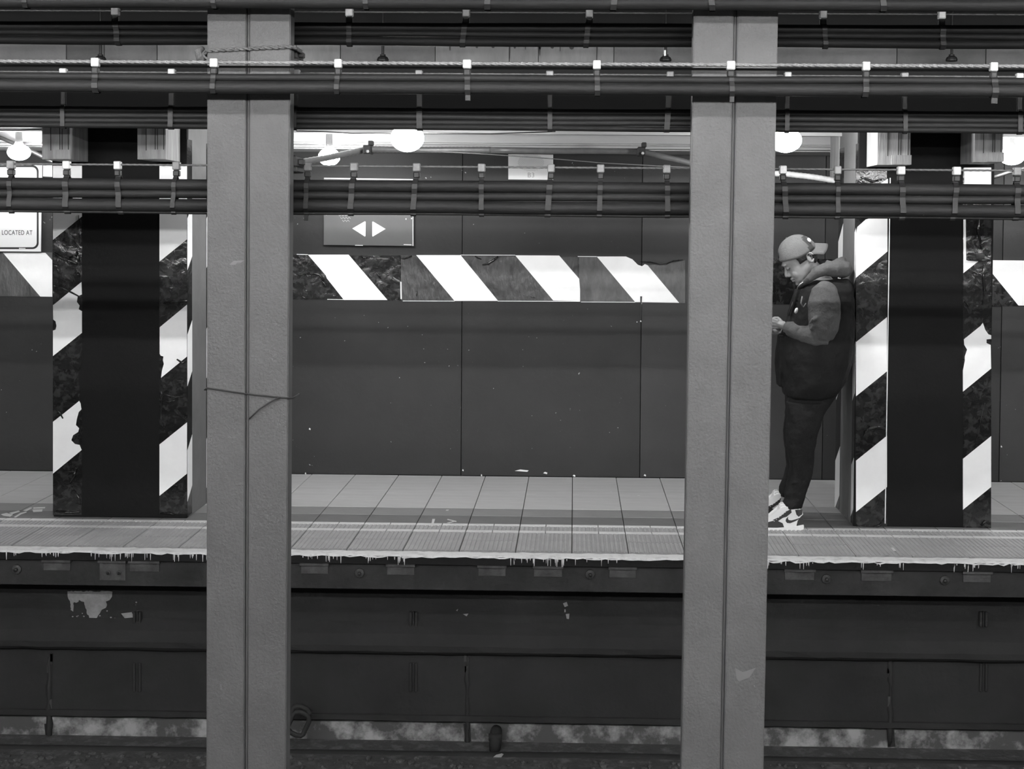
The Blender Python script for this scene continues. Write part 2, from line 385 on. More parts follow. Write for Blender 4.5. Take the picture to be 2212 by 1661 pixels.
# ================================================================== hoarding wall
ZWT = zat(332, YW)
wb = empty('wall_back', (0, YW, 0), 'dark grey painted plywood hoarding at the back of the far platform', kind='structure')
box('backing_wall', XL-1, XR+1, YW+.03, YW+.2, -.1, ZWT+.4, m_dark, wb)
seams = [W(x, 800, YW).x for x in (-551, -164, 223, 610, 997, 1384, 1779, 2162, 2549, 2936)]
for i in range(len(seams)-1):
    bm = bmesh.new(); d = random.uniform(0, .004)
    b_box(bm, seams[i]+.0022, seams[i+1]-.0022, YW+d, YW+.03, .003, ZWT, bev=.001)
    finish(bm, 'plywood_panel', m_wall2 if i in (5, 7) else m_wall, wb)
# scraps of paint and plaster at the foot of the boards
for x, y, w in ((842, 1029, 12), (1127, 1017, 30), (1178, 1022, 9), (1240, 1028, 6), (1393, 1027, 5), (1385, 655, 4), (660, 1023, 3), (669, 927, 4), (1384, 694, 3), (1000, 1016, 3), (1865, 860, 3), (1040, 1027, 3), (2163, 965, 3)):
    poly('paint_chip', [(x-w/2, y), (x-w*.1, y-3), (x+w/2, y-1), (x+w*.4, y+2)], YW-.001, .002, m_signw, wb)
poly('peeled_strip', [(1383, 640), (1387, 640), (1386, 656), (1385, 692), (1383.5, 692)], YW-.0055, .002, m_ink, wb)
# ================================================================== hazard tape band on the hoarding
def clip(poly_, x0, x1, y0, y1):
    def cut(P, f, inter):
        out = []
        for i in range(len(P)):
            a, b = P[i-1], P[i]
            if f(b):
                if not f(a): out.append(inter(a, b))
                out.append(b)
            elif f(a): out.append(inter(a, b))
        return out
    def ix(v): return lambda a, b: (v, a[1]+(b[1]-a[1])*(v-a[0])/(b[0]-a[0]))
    def iy(v): return lambda a, b: (a[0]+(b[0]-a[0])*(v-a[1])/(b[1]-a[1]), v)
    for f, i in ((lambda p: p[0] >= x0, ix(x0)), (lambda p: p[0] <= x1, ix(x1)), (lambda p: p[1] >= y0, iy(y0)), (lambda p: p[1] <= y1, iy(y1))):
        poly_ = cut(poly_, f, i)
        if not poly_: return []
    return poly_
yt = lambda x: 545+(x)*.0082; yb = lambda x: 640+(x)*.0100
YT = YW-.0005
ht = empty('hazard_tape', W(1000, 600, YT), 'long black and white striped tape band across the dark hoarding', 'tape')
def jag(x0, x1, f, n, a, rs):
    r = random.Random(rs); return [(x0+(x1-x0)*i/n, f(x0+(x1-x0)*i/n)+r.uniform(-a, a)) for i in range(n+1)]
for x0, x1, mm in ((-500, -60, m_tapem), (-60, 113, m_tapeg), (600, 866, m_tapeb), (865, 1000, m_tapem), (999, 1251, m_tapem), (1248, 1480, m_tapeg), (1640, 1815, m_tapeb), (2130, 2230, m_tapeb), (2229, 2800, m_tapem)):
    top = jag(x0, x1, yt, 12, .8, int(x0)+900)
    if x0 == 1248: top = [(1248, 555), (1352, 556), (1366, 561), (1375, 570), (1386, 575), (1394, 570), (1402, 573), (1420, 571), (1440, 569), (1460, 567), (1480, 562)]
    bot = list(reversed(jag(x0, x1, yb, 6, .5, int(x0)+901)))
    poly('tape_piece', top+bot, YT, .0012, mm, ht)
W1 = [[(665, 550), (753, 550), (837, 648), (743, 648), (706, 601), (704, 595)], [(899, 551), (995, 551), (1076, 650), (982, 650)],
      [(1113, 551.5), (1208, 552), (1251, 602), (1253, 625), (1253, 650.5), (1195, 649)],
      [(1289, 554), (1352, 554), (1366, 560), (1372, 566), (1378, 572), (1387, 575), (1393, 570.5), (1399, 573), (1467, 654), (1372, 652.5)],
      [(6, 545.5), (98, 546), (113, 562), (113, 641), (87, 640.5)], [(2143, 562), (2240, 563), (2300, 661), (2200, 660), (2143, 590)], [(-200, 543), (-110, 543), (-30, 638), (-120, 638)]]
for P in W1: poly('white_stripe', P, YT-.0012, .0008, m_tapew, ht)
for x0, x1, y in ((641, 665, 549.5), (995, 1113, 551), (1248, 1289, 554), (870, 982, 650.2), (1075, 1160, 650.5), (1158, 1253, 650.8), (1255, 1372, 652.4), (707, 743, 646.8)):
    poly('tape_edge', [(x0, y-.8), (x1, y-.4), (x1, y+.8), (x0, y+.4)], YT-.0012, .001, m_tapew, ht)
for x0, y0, x1, y1 in ((866, 609, 866.5, 646),):
    poly('tape_edge', [(x0-1.2, y0), (x0+1.2, y0), (x1+1.2, y1), (x1-1.2, y1)], YT-.0012, .001, m_tapew, ht)
def wrinkle(pts, Y, r, par, m=None):
    bm = bmesh.new(); n = len(pts)
    b_tube(bm, [W(x, y, Y-r*1.02) for x, y in pts], [r*(.35+.65*math.sin(math.pi*(i+.3)/(n-.2))) for i in range(n)], n=7)
    return finish(bm, 'tape_wrinkle', m or m_tapeb, par, smooth=True)
for pts, r in (([(645, 596), (660, 590), (675, 590), (690, 594), (700, 606)], .009), ([(695, 606), (700, 612), (704, 618)], .01), ([(780, 552), (787, 557), (795, 556)], .007), ([(810, 585), (816, 592), (822, 603)], .007),
               ([(862, 552), (870, 558), (880, 556), (890, 553)], .007), ([(1042, 572), (1055, 569), (1066, 562), (1076, 554)], .009), ([(1040, 560), (1030, 556), (1026, 553)], .006), ([(900, 640), (901, 630)], .004), ([(1146, 641), (1156, 643)], .004),
               ([(1383, 565), (1405, 566), (1425, 571), (1440, 570), (1455, 563), (1475, 561)], .005), ([(645, 636), (655, 642), (664, 646)], .006)):
    wrinkle(pts, YT-.001, r, ht)
# ================================================================== ceiling over the far platform
ZC = 2.35
cl = empty('ceiling', (0, 8, ZC), 'low pale ceiling over the far platform with ridged beam at the back', kind='structure')
box('ceiling_slab', XL-1, XR+1, 7.12, 12, ZC, ZC+.1, m_ceil, cl)
yc = 8.72
zf = lambda py: zat(py, yc)
prof = [(yc, ZC), (yc, zf(309)), (yc-.012, zf(310.5)), (yc-.012, zf(313)), (yc+.02, zf(313.5)), (yc+.02, zf(316)), (yc-.004, zf(316.5)), (yc-.004, zf(320)), (yc+.05, zf(321)), (yc+.05, zf(323)), (YW+.2, zf(323)), (YW+.2, ZC)]
extrude_x('back_beam', prof, XL, XR, m_ceil, cl)
for yy in (7.5, 7.95, 8.3): box('ceiling_rib', XL, XR, yy, yy+.05, ZC-.025, ZC, m_ceil, cl)
box('wall_header', XL, XR, YW-.03, YW+.03, ZWT-.002, zf(322), m_black, cl)
# girder and concrete band above the track edge
gd = empty('trim_1', (0, 7.05, 2.6), 'dark steel edge girder with pale concrete band above the platform edge', kind='structure')
YG = 7.05
zc0, zc1 = zat(139, YG), zat(92, YG)
box('steel_girder', XL-1, XR+1, YG-.03, YG+.15, ZC-.05, zc0, m_dark, gd)
box('upper_beam', XL-1, XR+1, YG-.06, YG+.2, zc1, zc1+.9, m_dark, gd)
cuts = [(-700, m_conc), (-100, m_conc), (143, m_conc3), (225, m_conc), (339, m_conc2), (640, m_conc2), (735, m_conc), (940, m_conc2), (1100, m_conc2), (1163, m_conc2), (1289, m_conc2), (1326, m_conc), (1500, m_conc), (1938, m_conc3), (2130, m_conc), (2900, None)]
for i in range(len(cuts)-1):
    a, b = W(cuts[i][0], 120, YG).x, W(cuts[i+1][0], 120, YG).x
    box('concrete_panel', a+.002, b-.002, YG+random.uniform(0, .006), YG+.12, zc0, zc1, cuts[i][1], gd)
rr = random.Random(9)
for px, w, h in ((1101, 3, 30), (1166, 3, 22), (1166, 7, 8), (1193, 9, 5), (1235, 12, 7), (1290, 2, 30), (1030, 6, 4), (1065, 8, 4), (972, 3, 10), (1135, 2, 8), (1210, 2, 12), (1112, 6, 5)):
    bm = bmesh.new(); a = W(px, 100, YG-.002)
    ww, hh = w*.0012, h*.00245
    b_prism(bm, [Vector((a.x-ww, YG-.001, a.z)), Vector((a.x+ww, YG-.001, a.z)), Vector((a.x+ww*.6, YG-.001, a.z-hh*.8)), Vector((a.x, YG-.001, a.z-hh)), Vector((a.x-ww*.7, YG-.001, a.z-hh*.7))], Vector((0, -.003, 0)))
    finish(bm, 'tar_run', m_black, gd)
o = box('ceiling', XL-1, XR+1, 1.7, 7.0, 3.3, 3.45, m_dark); tag(o, 'black soffit high over the tracks', kind='structure')
# hangers
for px, lb in ((217, 'black rod hanger with flared foot above the left striped pillar'), (827, 'black rod hanger with flared foot right of the left steel column'),
               (1438, 'black rod hanger with pale tag, left of the right steel column'), (2056, 'black rod hanger with flared foot above the right striped pillar')):
    a = W(px, 104, 6.9); b = W(px, 132, 6.9)
    h = empty('rod_hanger', b, lb, 'hanger', 'rod hangers in front of the pale concrete band')
    bm = bmesh.new(); L = a.z-b.z
    zs = [(a.z+.35, .007), (b.z+L*.55, .007), (b.z+L*.5, .015), (b.z+L*.4, .014), (b.z+L*.28, .026), (b.z+L*.12, .031), (b.z, .03)]
    b_tube(bm, [Vector((a.x, 6.9, z)) for z, r in zs], [r for z, r in zs], n=12)
    finish(bm, 'rod', m_black, h, smooth=False)
    if px == 1438:
        p1 = W(1437, 108, 6.88); box('tag', p1.x-.006, p1.x+.004, 6.885, 6.89, p1.z-.035, p1.z, m_signw, h)
# ================================================================== striped pillars
YP = 7.81; YPB = 8.36
def stripes(edge, wx, x_ref_white, Y, par, x0, x1, ytop, ybot, slope=.806, custom={}):
    """white bands, each given by the heights at which it meets the left edge"""
    for i, (a, b) in enumerate(x_ref_white):
        if i in custom: poly('white_stripe', custom[i], Y, .0008, m_tapew, par); continue
        P = [(x0, a), (x1, a-slope*(x1-x0)), (x1, b-slope*(x1-x0)), (x0, b)]
        P = clip(P, x0, x1, ytop, ybot)
        if len(P) > 2: poly('white_stripe', P, Y, .0008, m_tapew, par)
def _unused(): pass
def side_poly(name, pts, X, th, m, par):
    bm = bmesh.new(); b_prism(bm, [Vector((X, y, z)) for y, z in pts], Vector((th, 0, 0))); return finish(bm, name, m, par)
def pillar(xl, xr, ybot, label, strips, sgn, sdata):
    A = W(xl, 800, YP); B = W(xr, 800, YP)
    Pl = empty('pillar', ((A.x+B.x)/2, (YP+YPB)/2, 0), label, 'pillar', 'boxed pillars on the far platform')
    box('front_panel', A.x, B.x, YP, YP+.03, 0.002, ZC-.002, m_pil, Pl, bev=.003)
    box('side_panel', A.x, A.x+.03, YP+.03, YPB, 0.002, ZC-.002, m_pils, Pl)
    box('side_panel', B.x-.03, B.x, YP+.03, YPB, 0.002, ZC-.002, m_pils, Pl)
    box('back_panel', A.x+.03, B.x-.03, YPB-.03, YPB, 0.002, ZC-.002, m_pils, Pl)
    for st in strips:
        x0, x1, top, bot, outline, whites, custom, wr = st
        tp = poly('hazard_tape', outline, YP-.0004, .0015, m_tapeb, Pl)
        tag(tp, 'black and white striped tape up the pillar corner')
        stripes(None, None, whites, YP-.0019, tp, x0, x1, top, bot, custom=custom)
        for w in wr: wrinkle(w[0], YP-.002, w[1], tp)
    # tape on the visible side, front and back corner
    X = (A.x-.0015) if sgn < 0 else (B.x+.0005)
    for (y0, y1, grey) in ((YP+.002, YP+sdata, 1), (YPB-.14, YPB, 0)):
        tp = side_poly('hazard_tape', [(y0, .01), (y1, .01), (y1, ZC-.1), (y0, ZC-.1)], X, .001, m_tapeb, Pl)
        z = .10
        while z < ZC-.2:
            sl = -.81 if sgn > 0 else .81
            sl = sl*1.0
            d = (y1-y0)
            zt0, zt1 = z+.0, z+.305
            P = [(y0, zt0), (y1, zt0-sl*d*1.0), (y1, zt1-sl*d), (y0, zt1)]
            side_poly('white_stripe', P, X-(.0006 if sgn < 0 else -.001), .0008, m_tapew, tp)
            z += .689
    return Pl, A, B
rw = random.Random(21)
def strip_outline(x0, x1, top, bot, jl=.6, jr=.6, notch=()):
    L = [(x0+rw.uniform(-jl, jl)*.5, bot-(bot-top)*i/30) for i in range(31)]
    R = [(x1+rw.uniform(-jr, jr), top+(bot-top)*i/30) for i in range(31)]
    R2 = []
    for x, y in R:
        for (na, nb, dx) in notch:
            if na <= y <= nb: x += dx*(1+.5*math.sin(y*1.7))
        R2.append((x, y))
    return L+R2
left_strips = [
 (114.5, 177, 358, 1112, strip_outline(114.5, 177, 358, 1112, .5, 1, ((795, 870, -5),)), [(408-142, 518-142-110+142), (406, 518), (659, 769), (911, 1023)],
  {3: [(114.5, 911), (130, 899), (160, 875), (171, 866), (174, 871), (176, 884), (170, 890), (166, 905), (164, 918), (171, 925), (169, 933), (158, 940), (154, 951), (162, 959), (172, 961), (176.5, 972), (135, 1006), (114.5, 1023)],
   2: [(114.5, 659), (120, 655), (176, 609), (177, 636), (168, 640), (166, 652), (172, 660), (170, 668), (177, 672), (177, 719), (114.5, 769), (114.5, 714), (120, 712), (122, 704), (120, 694), (115, 690)]},
  [([(115, 546), (130, 556), (150, 563), (165, 570)], .010), ([(150, 556), (160, 553), (170, 560)], .008), ([(165, 540), (168, 556), (172, 572)], .006), ([(116, 618), (135, 622), (155, 632), (176, 643)], .006), ([(167, 588), (170, 598)], .008),
   ([(118, 880), (128, 890), (136, 904)], .006), ([(120, 1104), (140, 1107), (172, 1106)], .007), ([(150, 1045), (160, 1028), (164, 1010)], .008), ([(160, 1060), (170, 1075), (172, 1090)], .006), ([(135, 1020), (160, 1018)], .006), ([(170, 465), (171, 500), (171, 525)], .003)]),
 (344.5, 404, 358, 1110, strip_outline(344.5, 404, 358, 1110, 1, .5), [(455-142, 565-142-110+142), (455, 565), (708, 817), (960, 1071)],
  {2: [(346, 706), (375, 682), (404, 658), (404, 770), (348, 816), (350, 800), (354, 786), (352, 778), (353, 770), (347, 768), (345, 764), (345, 707)]},
  [([(352, 655), (370, 652), (404, 650)], .006), ([(346, 850), (360, 853), (380, 858), (400, 855)], .004), ([(348, 866), (362, 868), (376, 866)], .004), ([(346, 1109), (365, 1108), (376, 1112)], .006), ([(370, 1078), (398, 1078)], .004), ([(382, 776), (394, 784), (403, 778)], .008), ([(346, 840), (350, 852), (347, 905), (352, 908)], .004)]),
]
PL, pA, pB = pillar(114, 404, 1122, 'left striped pillar with black centre panel and torn tape edges', left_strips, 1, .10)
right_strips = [
 (1849, 1916, 366, 1140, strip_outline(1849, 1916, 366, 1140, .5, .4), [(367, 417), (487, 600), (739, 856), (995, 1106)], {0: [(1880, 417), (1900, 398), (1918, 386), (1918, 417)],
  1: [(1849, 600), (1849, 505), (1852, 490), (1870, 474), (1917, 460), (1917, 543), (1849, 600)]},
  [([(1868, 935), (1876, 926), (1890, 922), (1912, 925)], .011), ([(1866, 942), (1872, 932), (1888, 929)], .007), ([(1850, 1134), (1865, 1139), (1885, 1140), (1900, 1135), (1910, 1126)], .007), ([(1855, 390), (1875, 400), (1915, 404)], .009), ([(1860, 382), (1885, 392), (1905, 388)], .008), ([(1895, 1120), (1904, 1128), (1910, 1120)], .005)]),
 (2080, 2141, 362, 1141, strip_outline(2080, 2141, 362, 1141, 1.2, .5), [(362, 400), (505, 590), (734, 847), (991, 1101)],
  {0: [(2083, 362), (2141, 362), (2141, 400), (2083, 400)], 1: [(2081, 470), (2086, 470), (2087, 562), (2115, 563), (2081, 590)], 2: [(2082, 733), (2118, 704), (2123, 697), (2128, 712), (2135, 722), (2141, 724), (2141, 732), (2131, 733), (2131, 741), (2140, 745), (2141, 796), (2080, 846), (2080, 800), (2084, 780), (2084, 770), (2089, 755), (2083, 745)]},
  [([(2090, 562), (2110, 563), (2138, 562)], .005), ([(2125, 570), (2124, 600), (2127, 630), (2123, 660)], .006), ([(2084, 650), (2092, 660), (2100, 652)], .006), ([(2120, 1136), (2128, 1126), (2138, 1132)], .008), ([(2128, 870), (2120, 900), (2112, 940), (2108, 955)], .004), ([(2102, 835), (2103, 845)], .004), ([(2115, 470), (2113, 500), (2122, 540)], .006)]),
]
PR, qA, qB = pillar(1848, 2141, 1143, 'right striped pillar that the person leans against', right_strips, -1, .07)
box('edge_bead', qA.x+.183, qA.x+.188, YP-.004, YP, .02, ZC-.3, m_signw, PR)
# plywood boxes round the pillar heads
def wbox(px0, px1, py, Y0, Y1, label, lit=0):
    a = W(px0, py, Y0); b = W(px1, py, Y0)
    o = empty('wooden_box', ((a.x+b.x)/2, (Y0+Y1)/2, a.z), label, 'wooden box', 'plywood boxes round the pillar heads')
    z = a.z; t = ZC-.003
    box('front_board', a.x, b.x, Y0, Y0+.018, z, t, m_wood, o)
    box('side_board', a.x, a.x+.018, Y0+.018, Y1, z, t, m_wood, o)
    box('side_board', b.x-.018, b.x, Y0+.018, Y1, z, t, m_wood, o)
    box('bottom_board', a.x+.018, b.x-.018, Y0+.018, Y1, z, z+.018, m_wood, o)
    w = b.x-a.x
    for fx, z0, z1 in ((.30, .05, .17), (.62, .05, .17), (.70, .05, .17), (.92, .04, .18)):
        box('groove_strip', a.x+w*fx, a.x+w*fx+.004, Y0-.002, Y0, z+z0, t-.002, m_woodg, o)
    box('cleat', a.x+w*.42, b.x+.004, Y0-.012, Y0-.0025, z+.002, z+.055, m_wood, o)
    return o
wbox(91, 152, 344, 7.53, 7.805, 'plywood box at top of left pillar, on its left')
wbox(297, 358, 344, 7.53, 7.805, 'plywood box at top of left pillar, on its right, with brightly lit side')
wbox(1895, 1966, 356, 7.53, 7.805, 'plywood box at top of right pillar, bright left side')
wbox(2105, 2166, 350, 7.53, 7.805, 'plywood box at top of right pillar, on its right, in shade')
bxa = W(1811, 398, 8.38)
for lb, x0, x1, z0 in (('plywood box behind the right pillar head, dark slot at its edge', bxa.x, bxa.x+.5, zat(398, 8.5, 1800)), ('plywood box behind the left pillar head', W(408, 380, 8.38).x-.5, W(408, 380, 8.38).x, zat(384, 8.4, 430))):
    o = empty('wooden_box', ((x0+x1)/2, 8.6, z0), lb, 'wooden box', 'plywood boxes round the pillar heads')
    box('front_board', x0, x1, 8.38, 8.40, z0, ZC-.003, m_wood, o); box('side_board', x0, x0+.018, 8.40, 8.66, z0, ZC-.003, m_wood, o)
    box('side_board', x1-.018, x1, 8.40, 8.66, z0, ZC-.003, m_wood, o); box('bottom_board', x0+.018, x1-.018, 8.40, 8.66, z0, z0+.018, m_wood, o)
# ================================================================== signs on the hoarding
YS = YW-.012
sg = empty('direction_sign', W(797, 460, YS), 'grey sign with two white arrows pointing left and right', 'sign')
poly('sign_board', [(700, 384), (893, 387), (893, 531.5), (700, 529)], YS, .01, m_signg, sg)
poly('sign_rim', [(700, 384), (893, 387), (893, 389), (700, 386)], YS-.01, .001, m_signw, sg)
poly('sign_rim', [(891.5, 389), (893, 389), (893, 531), (891.5, 531)], YS-.01, .001, m_signw, sg)
poly('left_arrow', [(761, 493.5), (788, 478), (790, 479), (789.5, 510), (788, 511)], YS-.01, .0008, m_signw, sg)
poly('right_arrow', [(804, 479), (806, 478.5), (833, 494.5), (805.5, 511), (804, 510)], YS-.01, .0008, m_signw, sg)
for x0, x1 in ((735, 761), (771, 779), (795, 803), (812, 820), (841, 848)):
    poly('letter_foot', [(x0, 456), (x1, 456.3), (x1, 459.6), (x0, 459)], YS-.01, .0008, m_signw, sg)
for j in range(3):
    pts = [(731+j*4+i*3.2, 464+j*6+(1.6 if i % 2 else -1.6)) for i in range(10-j*2)]
    poly('wave_mark', pts + [(x, y+1.8) for x, y in reversed(pts)], YS-.01, .0006, m_ink2, sg)
poly('white_sliver', [(767, 529), (784, 529.3), (784, 530.8), (767, 530.4)], YS-.01, .001, m_signw, sg)  # thin white sliver along the sign's lower edge
poly('chip', [(872, 527.5), (889, 528), (889, 529.6), (872, 529)], YS-.01, .001, m_signw, sg)
for x, y in ((856, 463), (868, 461), (877, 473), (889, 472), (892, 465), (705, 463)): poly('chip', [(x-1.5, y), (x, y-2), (x+1.5, y), (x, y+2)], YS-.01, .001, m_signw, sg)
ws = empty('notice_sign', W(0, 450, YS), 'large white notice board with black rounded border, cut by the frame', 'sign')
poly('sign_board', [(-270, 351), (92, 355), (89, 543.5), (-270, 541)], YS, .01, m_signw, ws)
def rrect(x0, y0, x1, y1, r, n=6):
    P = []
    for cx, cy, a0 in ((x1-r, y0+r, -90), (x1-r, y1-r, 0), (x0+r, y1-r, 90), (x0+r, y0+r, 180)):
        for i in range(n+1):
            a = math.radians(a0+90*i/n); P.append((cx+r*math.cos(a), cy+r*math.sin(a)))
    return P
bm = bmesh.new(); O = [W(x, y, YS-.0102) for x, y in rrect(-255, 357, 83.5, 538, 13)]; I = [W(x, y, YS-.0102) for x, y in rrect(-251, 361, 79.5, 534, 10)]
vo = [bm.verts.new(p) for p in O]; vi = [bm.verts.new(p) for p in I]
vo2 = [bm.verts.new(p+Vector((0, -.0008, 0))) for p in O]; vi2 = [bm.verts.new(p+Vector((0, -.0008, 0))) for p in I]
for i in range(len(O)):
    j = (i+1) % len(O)
    bm.faces.new((vo2[i], vo2[j], vi2[j], vi2[i])); bm.faces.new((vo[i], vo[j], vo2[j], vo2[i])); bm.faces.new((vi[i], vi[j], vi2[j], vi2[i])); bm.faces.new((vo[i], vo[j], vi[j], vi[i]))
finish(bm, 'border_line', m_ink, ws)
def text(name, s, px, py, hpx, Y, m, par, al='LEFT', wscale=1):
    c = bpy.data.curves.new(name, 'FONT'); c.body = s; c.align_x = al; c.size = 1; c.extrude = .004; c.space_character = 1.08
    o = bpy.data.objects.new(name, c); COL.objects.link(o)
    dg = bpy.context.evaluated_depsgraph_get(); me = bpy.data.meshes.new_from_object(o.evaluated_get(dg))
    bpy.data.objects.remove(o); bpy.data.curves.remove(c)
    k = hpx*Y/F/.72
    a = W(px, py, Y)
    for v in me.vertices:
        x, y, z = v.co; v.co = (a.x + x*k*wscale, a.y - z*.1, a.z + y*k)
    me.materials.clear(); me.materials.append(m)
    o = bpy.data.objects.new(name, me); COL.objects.link(o); o.parent = par; o.matrix_parent_inverse = par.matrix_basis.inverted()
    return o
text('lettering', 'LOCATED AT', 70, 507.5, 10.5, YS-.0108, m_ink, ws, al='RIGHT', wscale=.72)
poly('maker_mark', [(41, 535.5), (55, 536), (55, 537.5), (41, 537.5)], YS-.0112, .0004, m_signw, ws)
pw = poly('paper_label', [(93, 357), (115, 357), (115, 382), (93, 381)], YW-.001, .002, m_signw); tag(pw, 'small blank white card beside the white notice board', 'card')
pp = empty('paper_sheet', W(1147, 360, YW-.004), 'white paper sheet with dotted circle and handwritten mark, under the ceiling', 'paper')
poly('sheet', [(1098, 333), (1195, 334), (1195, 388.5), (1098, 387.5)], YW-.003, .003, m_paper, pp)
bm = bmesh.new()
for i in range(-14, 15):
    for j in range(-9, 10):
        x = i*2.05+(j % 2); y = j*2.0
        if (x/28.5)**2+(y/19.5)**2 < 1:
            c = (1147+x, 351+y)
            if c[1] > 334.5: b_prism(bm, [W(c[0]-.55, c[1]-.5, YW-.0062), W(c[0]+.55, c[1]-.5, YW-.0062), W(c[0]+.55, c[1]+.5, YW-.0062), W(c[0]-.55, c[1]+.5, YW-.0062)], Vector((0, -.0003, 0)))
o = finish(bm, 'dot_pattern', m_ink2, pp); tag(o, kind='stuff')
text('handwriting', 'B3', 1139, 383, 10.5, YW-.0065, m_ink2, pp)
# ================================================================== lamps on the far platform
def lamp(px, py, Y, r, label, sx=1.0):
    c = W(px, py, Y)
    L = empty('bulb_lamp', c, label, 'lamp', 'bare lamps under the far ceiling')
    bm = bmesh.new(); b_ell(bm, c, (r*sx, r, r*.92), sub=3); finish(bm, 'glare_globe', e_bulb, L, smooth=True)  # globe swelled past the bulb to stand for its glare
    tube('socket', [(c.x, Y, c.z+r*.86), (c.x, Y, c.z+r*.86+.02), (c.x, Y, max(c.z+r*.86+.03, ZC-.002))], [.03, .022, .022], m_cond, L, n=10)
lamp(880, 298, 7.42, .085, 'largest glaring globe lamp, over the middle bay', 1.1)
lamp(711, 339, 8.42, .062, 'small glaring globe lamp above the grey arrow sign', 1.1)
lamp(1697, 303, 7.45, .075, 'glaring globe lamp beside the right steel column, above the person', 1.2)
lamp(41, 329, 8.4, .056, 'glaring globe lamp above the white notice board', 1.3)
lamp(2186, 337, 8.45, .062, 'glaring globe lamp right of the right pillar', 1.3)
lamp(-330, 335, 8.4, .056, 'added globe lamp, unseen beyond the left edge of the view')  # added out of view to brighten the left wall and floor
lamp(2510, 306, 7.45, .075, 'added globe lamp, unseen beyond the right edge of the view')  # added out of view, carrying on the front row's spacing
# conduits
def conduit(pts, Y, r, label, m=m_cond, rings=False, n=8):
    P = [W(x, y, Y if not isinstance(Y, list) else Y[i]) for i, (x, y) in enumerate(pts)]
    # resample
    Q = []
    for i in range(len(P)-1):
        L = (P[i+1]-P[i]).length; k = max(2, int(L/(.012 if rings else .12)))
        Q += [P[i].lerp(P[i+1], j/k) for j in range(k)]
    Q.append(P[-1])
    rad = [r*(1.12 if (rings and i % 2) else 1) for i in range(len(Q))]
    o = tube('conduit', Q, rad, m, None, n=n); return tag(o, label, 'conduit')
conduit([(560, 372), (640, 352), (700, 342), (795, 322), (900, 324), (1060, 324)], 8.32, .019, 'ribbed flexible conduit running past the small lamp to the big lamp', rings=True)
conduit([(1060, 324), (1200, 326), (1385, 327), (1440, 340), (1500, 354), (1600, 374)], 8.32, .019, 'dark conduit above the paper sheet, sloping down at its right end')
conduit([(-60, 278), (0, 297), (60, 322), (115, 350), (180, 366)], 8.62, .013, 'dark conduit sloping down behind the left lamp', m=m_black)
conduit([(1640, 374), (1700, 376), (1760, 383), (1812, 392)], 8.3, .018, 'pale ribbed conduit between right steel column and right pillar', m=m_condw, rings=True)
conduit([(2141, 385), (2180, 372), (2260, 352)], 8.62, .011, 'thin conduit rising to the right-hand lamp', m=m_black)
for x, y, lb in ((795, 321, 'black conduit clamp left of the largest lamp'), (1386, 325, 'black conduit clamp left of the right steel column')):
    c = W(x, y, 8.28); o = empty('conduit_clamp', c, lb, 'clamp', 'clamps on the far conduit')
    box('clamp_body', c.x-.028, c.x+.022, 8.24, 8.36, c.z-.035, c.z+.02, m_black, o, bev=.006)
    box('clamp_arm', c.x+.0, c.x+.03, 8.27, 8.33, c.z+.02, c.z+.05, m_black, o, bev=.004)
    tube('bolt', [(c.x+.005, 8.24, c.z-.02), (c.x+.005, 8.225, c.z-.02)], .01, m_condw, o, n=6)
for pts, Y, lb in (([(640, 283), (700, 284), (760, 288), (830, 287), (900, 287), (1000, 288), (1060, 289), (1150, 286), (1200, 284)], 7.6, 'thin black wire sagging across the pale ceiling by the big lamp'),
               ([(900, 325), (1050, 333), (1195, 343), (1300, 352), (1490, 362)], 8.0, 'thin wire sloping across the paper sheet'),
               ([(-30, 281), (40, 281), (90, 279)], 7.6, 'thin black wire at the ceiling above the left lamp')):
    o = tube('ceiling_wire', [W(x, y, Y) for x, y in pts], .0035, m_black if 'black' in lb else m_wire2, None, n=6); tag(o, lb, 'wire')
